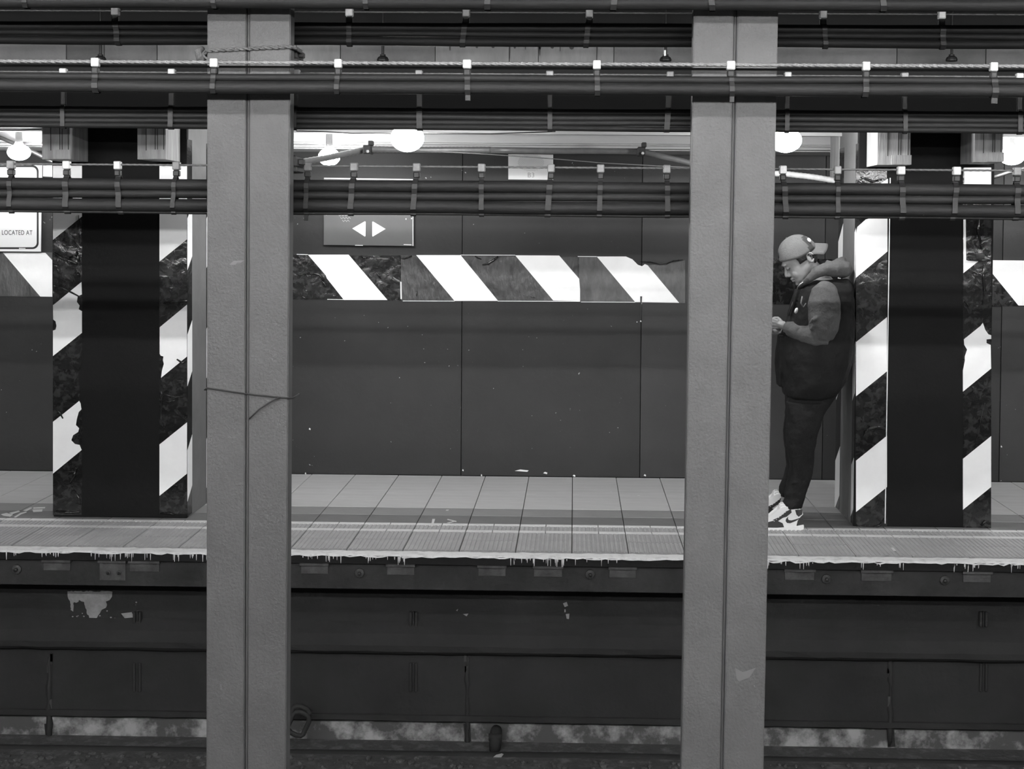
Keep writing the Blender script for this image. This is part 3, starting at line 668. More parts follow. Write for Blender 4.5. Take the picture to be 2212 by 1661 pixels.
# ================================================================== near steel columns
YC = 4.22
def column(label, fl, gap, fr, side, m, lean_b=None):
    """fl, gap, fr: (x at top y=30, x at bottom y=1661)"""
    c0 = W(gap[1], 1661, YC)
    o = empty('steel_column', (c0.x, YC+.1, ZG), label, 'column', 'steel columns between the tracks')
    def xs(t, py): return t[0] + (t[1]-t[0])*(py-30)/1631
    zt, zb = 3.3, ZG
    def edge(t, Y):
        a = W(t[0], 30, Y); b = W(t[1], 1661, Y); k = (b.x-a.x)/(b.z-a.z)
        return (a.x+k*(zt-a.z), a.x+k*(zb-a.z))
    L = edge(fl, YC); Gp = edge(gap, YC); R = edge(fr, YC)
    g = .0058
    def slab(name, xa, xb, y0, y1, mm, par=o):
        bm = bmesh.new()
        P = [(xa[0], zt), (xb[0], zt), (xb[1], zb), (xa[1], zb)]
        b_prism(bm, [Vector((x, y0, z)) for x, z in P], Vector((0, y1-y0, 0)))
        es = [e for e in bm.edges if abs(e.verts[0].co.z-e.verts[1].co.z) > 1]
        bmesh.ops.bevel(bm, geom=es, offset=.003, segments=2, affect='EDGES')
        return finish(bm, name, mm, par)
    slab('flange', L, (Gp[0]-g, Gp[1]-g), YC, YC+.018, m)
    slab('flange', (Gp[0]+g, Gp[1]+g), R, YC, YC+.018, m)
    slab('filler_plate', (Gp[0]-g*.9, Gp[1]-g*.9), (Gp[0]+g*.9, Gp[1]+g*.9), YC+.01, YC+.17, m_gap)
    slab('flange_lip', (L[0]+.001, L[1]+.001), (L[0]+.013, L[1]+.013), YC+.018, YC+.068, m_gap)
    slab('flange_lip', (R[0]-.013, R[1]-.013), (R[0]-.001, R[1]-.001), YC+.018, YC+.068, m_gap)
    slab('web', (Gp[0]-.018, Gp[1]-.018), (Gp[0]+.018, Gp[1]+.018), YC+.018, YC+.15, m_gap)
    return o, L, R
cL, LL, LR = column('left grey steel column, rope tied round its top', (447.5, 445.5), (536, 531), (627.5, 617.5), 1, m_col)
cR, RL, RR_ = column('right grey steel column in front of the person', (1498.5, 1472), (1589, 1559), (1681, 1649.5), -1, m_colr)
# brackets behind the left column's right edge
for y, s in ((118, 1), (348, 1.15)):
    a = W(640, y, 4.36)
    b = box('bracket', a.x-.03, a.x+.012, 4.30, 4.42, a.z-.018*s, a.z+.014*s, m_black, cL, bev=.004)
    box('bracket_bolt', a.x+.01, a.x+.028, 4.34, 4.37, a.z-.012*s, a.z+.006*s, m_black, cL, bev=.003)
    box('bracket_pad', a.x-.035, a.x+.018, 4.29, 4.40, a.z-.034*s, a.z-.018*s, m_black, cL, bev=.004)
poly('paint_scar', [(1588, 1443), (1604, 1452), (1632, 1443), (1619, 1463), (1596, 1472), (1591, 1465)], YC-.0002, .0008, mat('paint_scar', .092, .6), cR)
poly('paint_scar', [(495, 572), (505, 563), (528, 562), (520, 568), (513, 567), (508, 572)], YC-.0002, .0008, mat('paint_scar2', .085, .6), cL)
poly('rust_scar', [(508, 572), (513, 568), (519, 570), (523, 590), (516, 583)], YC-.0002, .0006, mat('rust_scar', .042, .6), cL)
poly('crack', [(536, 1515), (548, 1503), (560, 1497), (566, 1487), (566, 1491), (561, 1500), (550, 1506), (537, 1519)], YC-.0002, .0006, m_gap, cL)
# rope and string round the left column
def around(pts, yb, rad, name, m, label, cat):
    P = [W(x, y, YC-.006) for x, y in pts]
    a, b = P[0], P[-1]
    P = [Vector((a.x-.008, yb, a.z-.02)), Vector((a.x-.012, YC+.01, a.z-.008))] + P + [Vector((b.x+.012, YC+.01, b.z)), Vector((b.x+.01, yb, b.z))]
    bm = bmesh.new()
    if name == 'rope':
        Q = []
        for i in range(len(P)-1):
            k = max(2, int((P[i+1]-P[i]).length/.004)); Q += [P[i].lerp(P[i+1], j/k) for j in range(k)]
        Q.append(P[-1])
        for ph in (0, math.pi):
            b_tube(bm, [q+Vector((0, math.cos(i*.6+ph)*rad*.55, math.sin(i*.6+ph)*rad*.55)) for i, q in enumerate(Q)], rad*.7, n=6)
    else: b_tube(bm, P, rad, n=6)
    return tag(finish(bm, name, m, None, smooth=True), label, cat)
around([(448, 109), (500, 107), (536, 105), (580, 103), (627, 101)], YC+.12, .0058, 'rope', m_rope, 'twisted rope tied round the top of the left column', 'rope')
a = W(441, 118, YC+.02)
tag(tube('rope_knot', [(a.x-.004, YC+.02, a.z+.02), (a.x-.014, YC-.0, a.z+.005), (a.x-.01, YC, a.z-.012), (a.x, YC+.03, a.z-.02)], [.008, .012, .012, .008], m_rope, None, n=7), 'dark end knot of the rope at the left column edge', 'rope')
st = around([(447, 838), (500, 846), (550, 853), (600, 858), (624, 860)], YC+.10, .0026, 'string', m_string, 'thin dark string tied round the left column with a loose tail', 'string')
tube('string_tail', [W(604, 858, YC-.009), W(585, 868, YC-.011), (W(560, 884, YC-.011)), W(538, 905, YC-.009)], .0026, m_string, st, n=6)
# ================================================================== cable bundles
def bundle(label, Y, wire, cables, ties, wm, bright, group='hanging cable bundles', tag_len=()):
    """cables: (top, bottom) of each as seen at x=1060 ; wire: centre"""
    o = empty('cable_bundle', (0, Y, zat(cables[-1][1], Y, 1060)), label, 'cables', group)
    rr = random.Random(int(Y*100)+int(cables[0][0]))
    zs = []
    for j, (a, b) in enumerate(cables):
        r = (b-a)/2*Y/F; zc = zat((a+b)/2, Y, 1060)
        ph = rr.uniform(0, 6)
        P = [Vector((XL+(XR-XL)*i/60, Y + .006*math.sin(i*.5+ph)*0 + rr.uniform(-.0015, .0015), zc + .0012*math.sin(i*.9+ph)+rr.uniform(-.0006, .0006))) for i in range(61)]
        bm = bmesh.new(); b_tube(bm, P, r*1.02, n=14); finish(bm, 'cable', m_cable, o, smooth=True)
        zs.append((zc, r))
    zw = None
    if wire is not None:
        zw = zat(wire[0], Y, 1060); rw_ = wire[1]*Y/F
        bm = bmesh.new(); N = 900
        for ph in (0, 2.09, 4.19):
            b_tube(bm, [Vector((XL+(XR-XL)*i/N, Y+math.cos(i*1.3+ph)*rw_*.42, zw+math.sin(i*1.3+ph)*rw_*.42)) for i in range(N+1)], rw_*.6, n=5)
        finish(bm, 'messenger_wire', wm, o, smooth=True)
    zbm = zs[-1][0]-zs[-1][1]; zt = zs[0][0]+zs[0][1]; rm = max(r for z, r in zs)
    top = zw+.008 if zw else zt+.004
    for k, px in enumerate(ties):
        x = W(px, (cables[0][0]+cables[-1][1])/2, Y).x; w = .0085*rr.uniform(.85, 1.15); lean = rr.uniform(-.006, .006)
        # loop of strap in the YZ plane
        path = [(Y-.007, top), (Y-.007, zt+.006)]
        for z, r in zs: path += [(Y-r-.003, z+r*.4), (Y-r-.003, z-r*.4)]
        path += [(Y-zs[-1][1]*.6, zbm-.003), (Y+zs[-1][1]*.6, zbm-.003)]
        for z, r in reversed(zs): path += [(Y+r+.003, z-r*.4), (Y+r+.003, z+r*.4)]
        path += [(Y+.007, zt+.006), (Y+.007, top)]
        bm = bmesh.new(); n = len(path); A = []; zr = top-zbm
        for (yy, z) in path:
            xx = x+lean*(top-z)/zr*2; cy = Y
            iy = cy+(yy-cy)*.9
            ww = w*(1.0 if z < zt else .9)
            A.append([bm.verts.new((xx-ww, yy, z)), bm.verts.new((xx+ww, yy, z)), bm.verts.new((xx+ww, iy, z)), bm.verts.new((xx-ww, iy, z))])
        for i in range(n):
            B = A[(i+1) % n]
            for q in range(4): bm.faces.new((A[i][q], A[i][(q+1) % 4], B[(q+1) % 4], B[q]))
        t_ = finish(bm, 'cable_tie', m_strap, o)
        if zw:
            bw = .0125*rr.uniform(.92, 1.05)
            bb = bright == 1 or (bright == 2 and rr.random() < .4)
            bh = .024 if zt < zw-.02 else .012
            q = box('buckle', x-bw, x+bw, Y-.013, Y+.009, top-bh, top+.003, m_buckle if bb else m_buckle_d, t_, bev=.0025)
            if bright in (1, 2): box('buckle_wrap', x-bw*.85, x+bw*.85, Y-.012, Y+.01, top-bh-.022, top-bh-.002, m_strap, t_, bev=.003)
        if px in tag_len:
            box('tie_tail', x+lean*2-w*.9, x+lean*2+w*.9, Y-.01, Y-.004, zbm-.02, zbm, m_strap, t_)
    return o
bundle('topmost cable pair in front of the steel columns, at the frame top', 4.12, None, [(-28, -4), (-8, 20)], [60, 460, 790, 1055, 1330, 1530, 1900], m_wire, 0)
bundle('dark cable bundle behind the columns, second from the top', 4.43, (27, 2.0), [(50, 69), (68, 81), (81, 100)], [-15, 250, 503, 755, 1007, 1273, 1520, 1777, 2033, 2290], m_wire2, 2)
bundle('cable bundle on a bright steel wire in front of the columns', 4.12, (137.5, 4.6), [(162, 178), (177, 204)], [-60, 207, 463, 731, 1009, 1289, 1578, 1870, 2145, 2400], m_wire, 1, tag_len=(1009, 1578, 2145))
bundle('dark cable bundle behind the columns, just above the lamps', 4.43, (160, 2.2), [(234, 248), (247, 260), (259, 271), (270, 282)], [-110, 138, 372, 640, 905, 1187, 1447, 1700, 1952, 2200], m_wire2, 2)
bundle('lowest and thickest cable bundle, crossing the arrow sign and pillars', 4.43, (361, 2.6), [(391, 417), (415, 434), (434, 462), (460, 467)], [-90, 25, 145, 255, 382, 500, 665, 765, 900, 1040, 1190, 1297, 1440, 1560, 1690, 1808, 1945, 2065, 2195, 2320], m_wire2, 2, tag_len=(665,))
bar = box('thin_rod', XL, XR, 4.16, 4.168, zat(149, 4.16, 1060), zat(144.5, 4.16, 1060), m_rod); tag(bar, 'thin black rod just below the bright steel wire', 'rod')
# ================================================================== near platform (where the camera stands)
o = box('floor', XL-1, XR+1, -3.5, 1.1, -.3, 0, m_tile2); tag(o, 'near platform slab under the viewpoint', kind='structure')
box('near_edge_wall', XL-1, XR+1, .75, .9, ZG, -.3, m_low, o)
o = box('ceiling', XL-1, XR+1, -3.5, 1.5, 2.66, 2.76, m_conc); tag(o, 'low ceiling over the near platform', kind='structure')
o = box('wall_near', XL-1, XR+1, -3.7, -3.5, -.3, 2.7, m_conc3); tag(o, kind='structure')
for Y, z, em, lb, r in ((.9, 2.53, e_tube, 'fluorescent strip light over the near platform edge', .016), (-.6, 2.60, e_tube, 'fluorescent strip light over the middle of the near platform', .016), (3.2, 2.64, e_added, 'slim strip light added out of view over the near track', .010)):  # last row is an added fill for the steel columns
    for x in (-5.4, -4.05, -2.7, -1.35, 0, 1.35, 2.7, 4.05, 5.4):
        o = empty('strip_light', (x, Y, z), lb, 'light', lb.replace('light ', 'lights ', 1))
        box('housing', x-.65, x+.65, Y-.04, Y+.04, z+.018, z+.05, m_signw, o)
        if Y > 2: tube('hanger_wire', [(x, Y, z+.05), (x, Y, 3.3)], .004, m_black, o, n=5)
        tube('fluorescent_tube', [(x-.62, Y, z), (x+.62, Y, z)], r, em, o, n=8)
#PERSON#
# ================================================================== PERSON
m_skin = mat('skin', 0.22, .6, var=.06, vscale=12)
m_hair = mat('hair', .012, .6, bump=.5, bscale=120)
m_sleeve = mat('grey_jersey', 0.065, .9, var=.12, vscale=14, bump=.3, bscale=90)
m_vest = mat('black_vest', 0.008, .85, var=.3, vscale=8, bump=.3, bscale=40, spec=0.2)
m_pants = mat('black_trousers', 0.011, .85, var=.25, vscale=12, bump=.4, bscale=60, spec=0.2)
m_cap = mat('cap_cloth', 0.1, .85, var=.12, vscale=15, bump=.3, bscale=150)
m_capd = mat('cap_cloth_dark', .03, .85)
m_shw = mat('shoe_white', .72, .45)
m_shb = mat('shoe_black', .02, .45)
m_phone = mat('phone_black', .02, .25)
YPN = 7.86; K = YPN/F
def fixbm(bm, name, m, parent, voxel=.006, smooth=2, disp=0, dscale=.05, nx=None):
    """join overlapping volumes into one continuous surface"""
    bmesh.ops.recalc_face_normals(bm, faces=bm.faces)
    me = bpy.data.meshes.new(name+'_src'); bm.to_mesh(me); bm.free()
    t = bpy.data.objects.new(name+'_src', me); COL.objects.link(t)
    r = t.modifiers.new('r', 'REMESH'); r.mode = 'VOXEL'; r.voxel_size = voxel
    if smooth:
        q = t.modifiers.new('s', 'SMOOTH'); q.iterations = smooth; q.factor = .5
    if disp:
        tx = bpy.data.textures.new(name, 'CLOUDS'); tx.noise_scale = dscale; tx.noise_depth = 2
        d = t.modifiers.new('d', 'DISPLACE'); d.texture = tx; d.strength = disp; d.mid_level = .5; d.texture_coords = 'LOCAL'
        q = t.modifiers.new('s2', 'SMOOTH'); q.iterations = 1; q.factor = .5
    dg = bpy.context.evaluated_depsgraph_get(); dg.update()
    out = bpy.data.meshes.new_from_object(t.evaluated_get(dg)); out.name = name
    bpy.data.objects.remove(t); bpy.data.meshes.remove(me)
    for p in out.polygons: p.use_smooth = True
    out.materials.clear()
    return link(name, out, m, parent)
def slices(bm, secs, n=24, ex=2.4):
    """horizontal sections: (height px, left px, right px, half depth m, Y)"""
    rings = []
    for py, xl, xr, hw, Y in secs:
        a = W(xl, py, Y); b = W(xr, py, Y); c = (a+b)/2; ra = (b.x-a.x)/2
        R = []
        for k in range(n):
            t = 2*math.pi*k/n; ct, st = math.cos(t), math.sin(t)
            R.append(bm.verts.new((c.x+ra*math.copysign(abs(ct)**(2/ex), ct), Y+hw*math.copysign(abs(st)**(2/ex), st), c.z)))
        rings.append(R)
    for i in range(len(rings)-1):
        for k in range(n): bm.faces.new((rings[i][k], rings[i][(k+1) % n], rings[i+1][(k+1) % n], rings[i+1][k]))
    bm.faces.new(rings[0]); bm.faces.new(list(reversed(rings[-1])))
def Q(x, y, d=0): return W(x, y, YPN+d)
def limb(bm, pts, n=14):
    """pts: (px, py, dY, radius in view, radius in depth)"""
    b_tube(bm, [Q(p[0], p[1], p[2]) for p in pts], [p[3] for p in pts], n=n, ry=[p[4] for p in pts])
foot = WZ(1700, 1143, 0)
PS = empty('person', (foot.x, YPN, 0), 'person in backward cap and dark vest over grey sleeves, looking at a phone', 'person')
# ---- head frame
HC = Q(1727, 560)
hu = Vector((-.577, 0, .817)); hf = Vector((-.817, 0, -.577)); hs = Vector((0, -1, 0))   # up, forward, towards the viewer
def H(f, u, s=0): return HC + hf*(f*K) + hu*(u*K) + hs*(s*K)
U = [-46, -44, -38, -34, -30, -26, -22, -18, -12, -6, 0, 8, 18, 30, 38, 44, 47]
FR = [24, 31, 34.5, 35, 35, 36.5, 36, 36, 35.5, 34.5, 34, 38, 36, 29, 18, 6, -5]
BK = [8, -2, -10, -14, -18, -22, -26, -30, -34, -37, -39, -41, -41, -36, -27, -18, -9]
HW = [8, 14, 20, 22.5, 24, 25, 26, 26.5, 27, 27, 27.5, 28, 28, 25, 19, 11, 3]
def head_pt(i, t, sc_=1.0):
    fc = (FR[i]+BK[i])/2 + 2; ct, st = math.cos(t), math.sin(t)
    ex = .85 if ct > 0 else 1
    f = fc + (FR[i]-fc if ct > 0 else fc-BK[i])*math.copysign(abs(ct)**ex, ct)*sc_
    return f, U[i]*(1 if sc_ == 1 else 1.02), HW[i]*math.copysign(abs(st)**.9, st)*sc_
def ringmesh(bm, sc_=1.0, n=28):
    R = [[bm.verts.new(H(*head_pt(i, 2*math.pi*k/n, sc_))) for k in range(n)] for i in range(len(U))]
    for i in range(len(U)-1):
        for k in range(n): bm.faces.new((R[i][k], R[i][(k+1) % n], R[i+1][(k+1) % n], R[i+1][k]))
    bm.faces.new(R[0]); bm.faces.new(list(reversed(R[-1]))); return R
HR = Matrix((hf, hs, hu)).transposed()
bm = bmesh.new()
ringmesh(bm)
def he(f, u, s, rf, rs, ru, rot=0):
    R = HR
    if rot: R = HR @ Matrix.Rotation(rot, 3, 'Y')
    b_ell(bm, H(f, u, s), (rf*K, rs*K, ru*K), R, sub=2)
b_tube(bm, [H(33, 4), H(37.5, -4), H(41.5, -11), H(41, -16)], [2.6*K, 3.6*K, 4.6*K, 4.4*K], n=10)
he(42.3, -13.6, 0, 4.6, 5.4, 4.2)
for s in (-1, 1):
    he(38, -16.3, s*5.6, 4.6, 3.4, 3.4); he(20, -20, s*14, 14, 9.5, 14); he(20, -34, s*12, 12, 9, 8)
    he(33.5, 8.5, s*9, 5.5, 9, 3.6)
    he(32.2, -1.0, s*10.5, 4.2, 5.5, 4.2)
    b_tube(bm, [H(-17+6.2*math.cos(a), -7+11*math.sin(a), s*(28.2+1.5*math.sin(a))) for a in [math.radians(x) for x in (-150, -100, -40, 0, 45, 90, 130, 170)]], 1.9*K, n=6)
    he(-14, -7, s*26.5, 5, 2.6, 9)
he(37, -25.2, 0, 3.8, 8.5, 2.5); he(36.2, -30.6, 0, 4.0, 7.5, 2.8); he(31.5, -41, 0, 6.5, 9, 5)
# neck, trunk, arms, legs: one surface
limb(bm, [(1748, 574, 0, .052, .056), (1760, 592, 0, .058, .062), (1775, 612, 0, .068, .085), (1782, 628, 0, .075, .12)])
slices(bm, [(612, 1748, 1812, .11, YPN), (632, 1738, 1826, .17, YPN), (680, 1722, 1832, .175, YPN), (740, 1710, 1828, .17, YPN), (800, 1705, 1812, .165, YPN), (860, 1706, 1790, .15, YPN), (885, 1708, 1778, .13, YPN)])
for sgn, kx in ((-1, 0), (1, -6)):
    limb(bm, [(1782, 640, sgn*.17, .055, .05), (1783, 690, sgn*.19, .052, .048), (1776, 722, sgn*.19, .045, .042)])
    limb(bm, [(1776, 722, sgn*.19, .045, .042), (1740, 722, sgn*.14, .04, .038), (1702, 710, sgn*.075, .026, .03)])
for d, pts in ((-.10, [(1742, 880), (1735, 930), (1731, 975), (1729, 1010), (1720, 1055), (1712, 1095), (1705, 1118)]), (.11, [(1736, 880), (1727, 930), (1721, 975), (1717, 1010), (1706, 1050), (1695, 1080), (1690, 1098)])):
    rad = [.085, .075, .055, .05, .042, .036, .034]
    limb(bm, [(x, y, d, r, r) for (x, y), r in zip(pts, rad)])
def hand(wx, wy, d, px_, py_, dp, fing, thumb):
    a = Q(wx, wy, d); b = Q(px_, py_, dp)
    b_tube(bm, [a, a.lerp(b, .5), b], [.020, .026, .024], n=10, ry=[.026, .036, .036])
    for i, ch in enumerate(fing): b_tube(bm, [Q(*c) for c in ch], [.0095, .009, .0083, .007][:len(ch)], n=8)
    b_tube(bm, [Q(*c) for c in thumb], [.0125, .011, .0095, .008][:len(thumb)], n=8)
hand(1702, 706, -.072, 1681, 699, -.05,
     [[(1681, 693, -.075), (1671, 690, -.068), (1664, 693, -.05), (1661, 698, -.03)],
      [(1680, 697, -.074), (1668, 695, -.068), (1660, 698, -.05), (1657, 703, -.03)],
      [(1680, 702, -.072), (1668, 701, -.066), (1660, 704, -.05), (1657, 708, -.032)],
      [(1681, 707, -.066), (1671, 707, -.06), (1664, 710, -.046), (1661, 713, -.034)]],
     [(1688, 695, -.035), (1680, 687, -.02), (1673, 687, -.012), (1666, 690, -.004)])
hand(1700, 714, .07, 1682, 712, .045,
     [[(1682, 708, .07), (1671, 706, .062), (1664, 707, .045), (1660, 706, .03)],
      [(1681, 712, .068), (1669, 711, .060), (1662, 712, .042), (1659, 710, .026)],
      [(1681, 716, .064), (1670, 716, .056), (1663, 716, .04), (1660, 714, .026)],
      [(1682, 720, .056), (1673, 721, .048), (1667, 720, .034), (1664, 718, .024)]],
     [(1688, 706, .03), (1681, 696, .02), (1674, 692, .014), (1668, 692, .008)])
fixbm(bm, 'body', m_skin, PS, voxel=.0040, smooth=2)
# hair
bm = bmesh.new(); ringmesh(bm, 1.045, 36)
bm.faces.ensure_lookup_table(); kill = []
for f in bm.faces:
    c = f.calc_center_median()-HC; ff, uu, ss = c.dot(hf)/K, c.dot(hu)/K, c.dot(hs)/K
    keep = uu < 21 and ((ff < 4 and uu > -2 and not (ff > -24 and uu < 0)) or (ff < -22 and uu > -22) or (-11 < ff < 10 and uu > -5) or (ff < 12 and uu > 6))
    if not keep: kill.append(f)
bmesh.ops.delete(bm, geom=kill, context='FACES')
hr = finish(bm, 'hair', m_hair, PS, smooth=True); q = hr.modifiers.new('s', 'SOLIDIFY'); q.thickness = .006; q.offset = 1
tube('eyebrow', [H(37.5, 7.5, 6), H(35.5, 9.5, 12), H(30, 8.5, 18.5)], [.0015, .0025, .0015], m_hair, PS, n=6)
tube('eyelid_line', [H(36.6, -2.0, 6.5), H(35.3, -3.4, 11), H(31.5, -3.0, 16), H(29, -1.6, 18.5)], [.0012, .0017, .0017, .001], m_hair, PS, n=6)
tube('lip_line', [H(39.5, -28, 1), H(37.6, -28.2, 6), H(34, -28.5, 10.5)], [.0012, .0015, .0008], m_hair, PS, n=6)
tag(tube('ear_arc', [H(-13, 6, 30.5), H(-19, 5.5, 30.5), H(-24, 1, 30.5), H(-26, -5, 30)], [.0018, .0026, .0026, .0015], m_shw, PS, n=6), 'white arc behind the ear')  # thin white arc behind the upper ear
# cap, worn backwards
b_ = bmesh.new(); b_ell(b_, H(35.6, 20, 0), (4.2*K, 11*K, 6.5*K), HR); finish(b_, 'fringe', m_hair, PS, smooth=True)
bm = bmesh.new(); n = 48; L = 14; CF, CU = -3, 5
def edge_u(t):
    c = math.cos(t); return 14*max(0, c)**1.3 + 5.5 - 3*max(0, -c)
Rr = []
for j in range(L+1):
    R = []
    for k in range(n):
        t = 2*math.pi*k/n; u1 = edge_u(t); e0 = math.asin(max(-.9, min(.9, (u1-CU)/47))); e = e0+(math.pi/2-e0)*j/L
        ce = math.cos(e)**.86
        R.append(bm.verts.new(H(CF+42.5*ce*math.cos(t), CU+47*math.sin(e), 33.5*ce*math.sin(t))) if j < L else None)
    Rr.append(R)
top = bm.verts.new(H(CF, CU+47, 0))
for j in range(L-1):
    for k in range(n):
        t = 2*math.pi*(k+.5)/n
        if 1 <= j <= 4 and abs(math.sin(t)) < .20 - .05*abs(j-2) and math.cos(t) > 0: continue
        f = bm.faces.new((Rr[j][k], Rr[j][(k+1) % n], Rr[j+1][(k+1) % n], Rr[j+1][k]))
        c = f.calc_center_median()-HC; ff = c.dot(hf)/K; uu = c.dot(hu)/K
        if -37 < ff < -26 and uu < 38: f.material_index = 1
for k in range(n): bm.faces.new((Rr[L-1][k], Rr[L-1][(k+1) % n], top))
cap = finish(bm, 'cap', None, PS, smooth=True, mats=[m_cap, m_capd]); q = cap.modifiers.new('s', 'SOLIDIFY'); q.thickness = .003; q.offset = 1
b_ = bmesh.new(); b_ell(b_, H(CF, CU+48.5, 0), (.006, .006, .003), HR); finish(b_, 'cap_button', m_cap, cap, smooth=True)
b_ = bmesh.new(); b_ell(b_, Q(1686.5, 556), (.010, .040, .026), Matrix.Rotation(-.35, 3, 'Y')); finish(b_, 'strap_opening', m_hair, cap, smooth=True)
for a in (0, 60, 120):
    pts = []
    for i in range(13):
        e = math.radians(25+130*i/12); t = math.radians(a); ce = math.cos(e); sg = 1 if ce > 0 else -1
        pts.append(H(CF+43.5*sg*abs(ce)**.86*math.cos(t), CU+47.8*math.sin(e), 34.3*sg*abs(ce)**.86*math.sin(t)))
    tube('cap_seam', pts, .0012, m_capd, cap, n=5)
bm = bmesh.new(); A = []; nv, nu = 16, 6                    # brim: arched plate pointing back
for i in range(nu+1):
    t = i/nu; R = []
    for k in range(nv+1):
        v = (k/nv*2-1); half = .083*(1-.10*t)
        reach = .098*math.sqrt(max(0, 1-(abs(v)**3)*.55))
        x = 1750+ 0 ; base = Q(1751, 525)
        p = base + Vector((t*reach - .012*abs(v)*(1-t)*2, -v*half, -.064*v*v - .03*t*reach))
        R.append(bm.verts.new(p))
    A.append(R)
for i in range(nu):
    for k in range(nv): bm.faces.new((A[i][k], A[i][k+1], A[i+1][k+1], A[i+1][k]))
br = finish(bm, 'brim', m_cap, cap, smooth=True); q = br.modifiers.new('s', 'SOLIDIFY'); q.thickness = .004; q.offset = 0
b_ = bmesh.new(); b_ell(b_, Q(1748, 519, -.062), (.010, .006, .016), Matrix.Rotation(-.6, 3, 'Y')); tag(finish(b_, 'cap_emblem', m_shw, cap, smooth=True), 'white emblem on the cap')
# trousers
bm = bmesh.new()
slices(bm, [(822, 1697, 1822, .17, YPN), (848, 1698, 1808, .175, YPN), (872, 1698, 1791, .175, YPN), (892, 1699, 1777, .165, YPN), (904, 1700, 1768, .15, YPN)])
yn, yf = YPN-.105, YPN+.11
slices(bm, [(868, 1699, 1792, .085, yn), (892, 1699, 1779, .10, yn), (928, 1698, 1768, .098, yn), (950, 1697, 1763, .09, yn), (969, 1698, 1760, .085, yn), (990, 1704, 1758, .078, yn), (1008, 1706, 1757, .074, yn),
            (1030, 1703, 1752, .07, yn), (1050, 1698, 1746, .066, yn), (1066, 1694, 1740, .066, yn), (1076, 1696, 1738, .062, yn), (1086, 1690, 1735, .066, yn), (1096, 1693, 1731, .058, yn)])
slices(bm, [(868, 1697, 1786, .085, yf), (892, 1697, 1770, .10, yf), (930, 1692.5, 1755, .096, yf), (952, 1693, 1748, .09, yf), (974, 1697, 1742, .082, yf), (1005, 1699, 1740, .075, yf), (1030, 1694, 1734, .068, yf),
            (1047, 1685, 1726, .064, yf), (1060, 1683, 1718, .062, yf), (1072, 1684, 1714, .056, yf)])
for d, x0, x1, ys in ((yn, 1703, 1752, (936, 948, 962, 972, 983, 1040, 1062, 1080, 1089)), (yf, 1697, 1740, (940, 955, 968, 1045, 1058))):
    for y in ys:
        a = W(x0, y+2, d); b = W(x1-8 if y < 1000 else x1-30, y-3, d)
        b_tube(bm, [Vector((a.x+.01, d-.06, a.z)), Vector(((a.x+b.x)/2, d-.083+.0003*(y-936)*.4, (a.z+b.z)/2+.006)), Vector((b.x, d-.06, b.z))], [.004, .008, .004], n=7)
fixbm(bm, 'trousers', m_pants, PS, voxel=.006, smooth=3, disp=.012, dscale=.045)
# vest
bm = bmesh.new()
slices(bm, [(603, 1756, 1832, .10, YPN), (612, 1738, 1838, .15, YPN), (626, 1724, 1841, .20, YPN), (645, 1717, 1843, .215, YPN), (670, 1708, 1844, .22, YPN), (700, 1699, 1844, .225, YPN), (730, 1691, 1843, .23, YPN),
            (760, 1687, 1841, .235, YPN), (785, 1688, 1836, .235, YPN), (805, 1690, 1829, .23, YPN), (822, 1691, 1823, .225, YPN), (840, 1691.5, 1813, .215, YPN), (851, 1693, 1803, .20, YPN), (857, 1700, 1790, .185, YPN)])
limb(bm, [(1689, 722, .05, .02, .08), (1684, 752, .06, .018, .09), (1681, 790, .06, .014, .09), (1682, 833, .06, .012, .08)])   # hanging front flap
limb(bm, [(1722, 625, -.05, .014, .03), (1714, 650, -.06, .015, .04), (1705, 685, -.06, .016, .04), (1694, 722, -.07, .016, .05)])
fixbm(bm, 'vest', m_vest, PS, voxel=.007, smooth=3, disp=.014, dscale=.07)
# sleeves
for sg in (-1, 1):
    bm = bmesh.new()
    limb(bm, [(1790, 620, sg*.165, .055, .05), (1783, 634, sg*.195, .084, .07), (1781, 655, sg*.21, .096, .078), (1781, 685, sg*.215, .094, .078), (1779, 708, sg*.215, .088, .072), (1774, 728, sg*.205, .066, .066)], n=18)
    limb(bm, [(1786, 722, sg*.205, .066, .066), (1760, 725, sg*.20, .064, .062), (1738, 722, sg*.165, .056, .055), (1716, 714, sg*.115, .047, .048), (1703, 708, sg*.08, .040, .042)], n=18)
    limb(bm, [(1713, 712, sg*.108, .050, .050), (1708, 710, sg*.094, .046, .048)], n=16)
    limb(bm, [(1703, 708, sg*.083, .043, .045), (1697, 706, sg*.073, .037, .04)], n=16)
    b_tube(bm, [Q(1748, 700, sg*.27), Q(1756, 690, sg*.285), Q(1768, 684, sg*.28)], [.006, .012, .006], n=7)
    b_tube(bm, [Q(1750, 712, sg*.25), Q(1760, 704, sg*.275), Q(1775, 700, sg*.28)], [.006, .012, .006], n=7)
    fixbm(bm, 'sleeve', m_sleeve, PS, voxel=.006, smooth=3, disp=.010, dscale=.06)
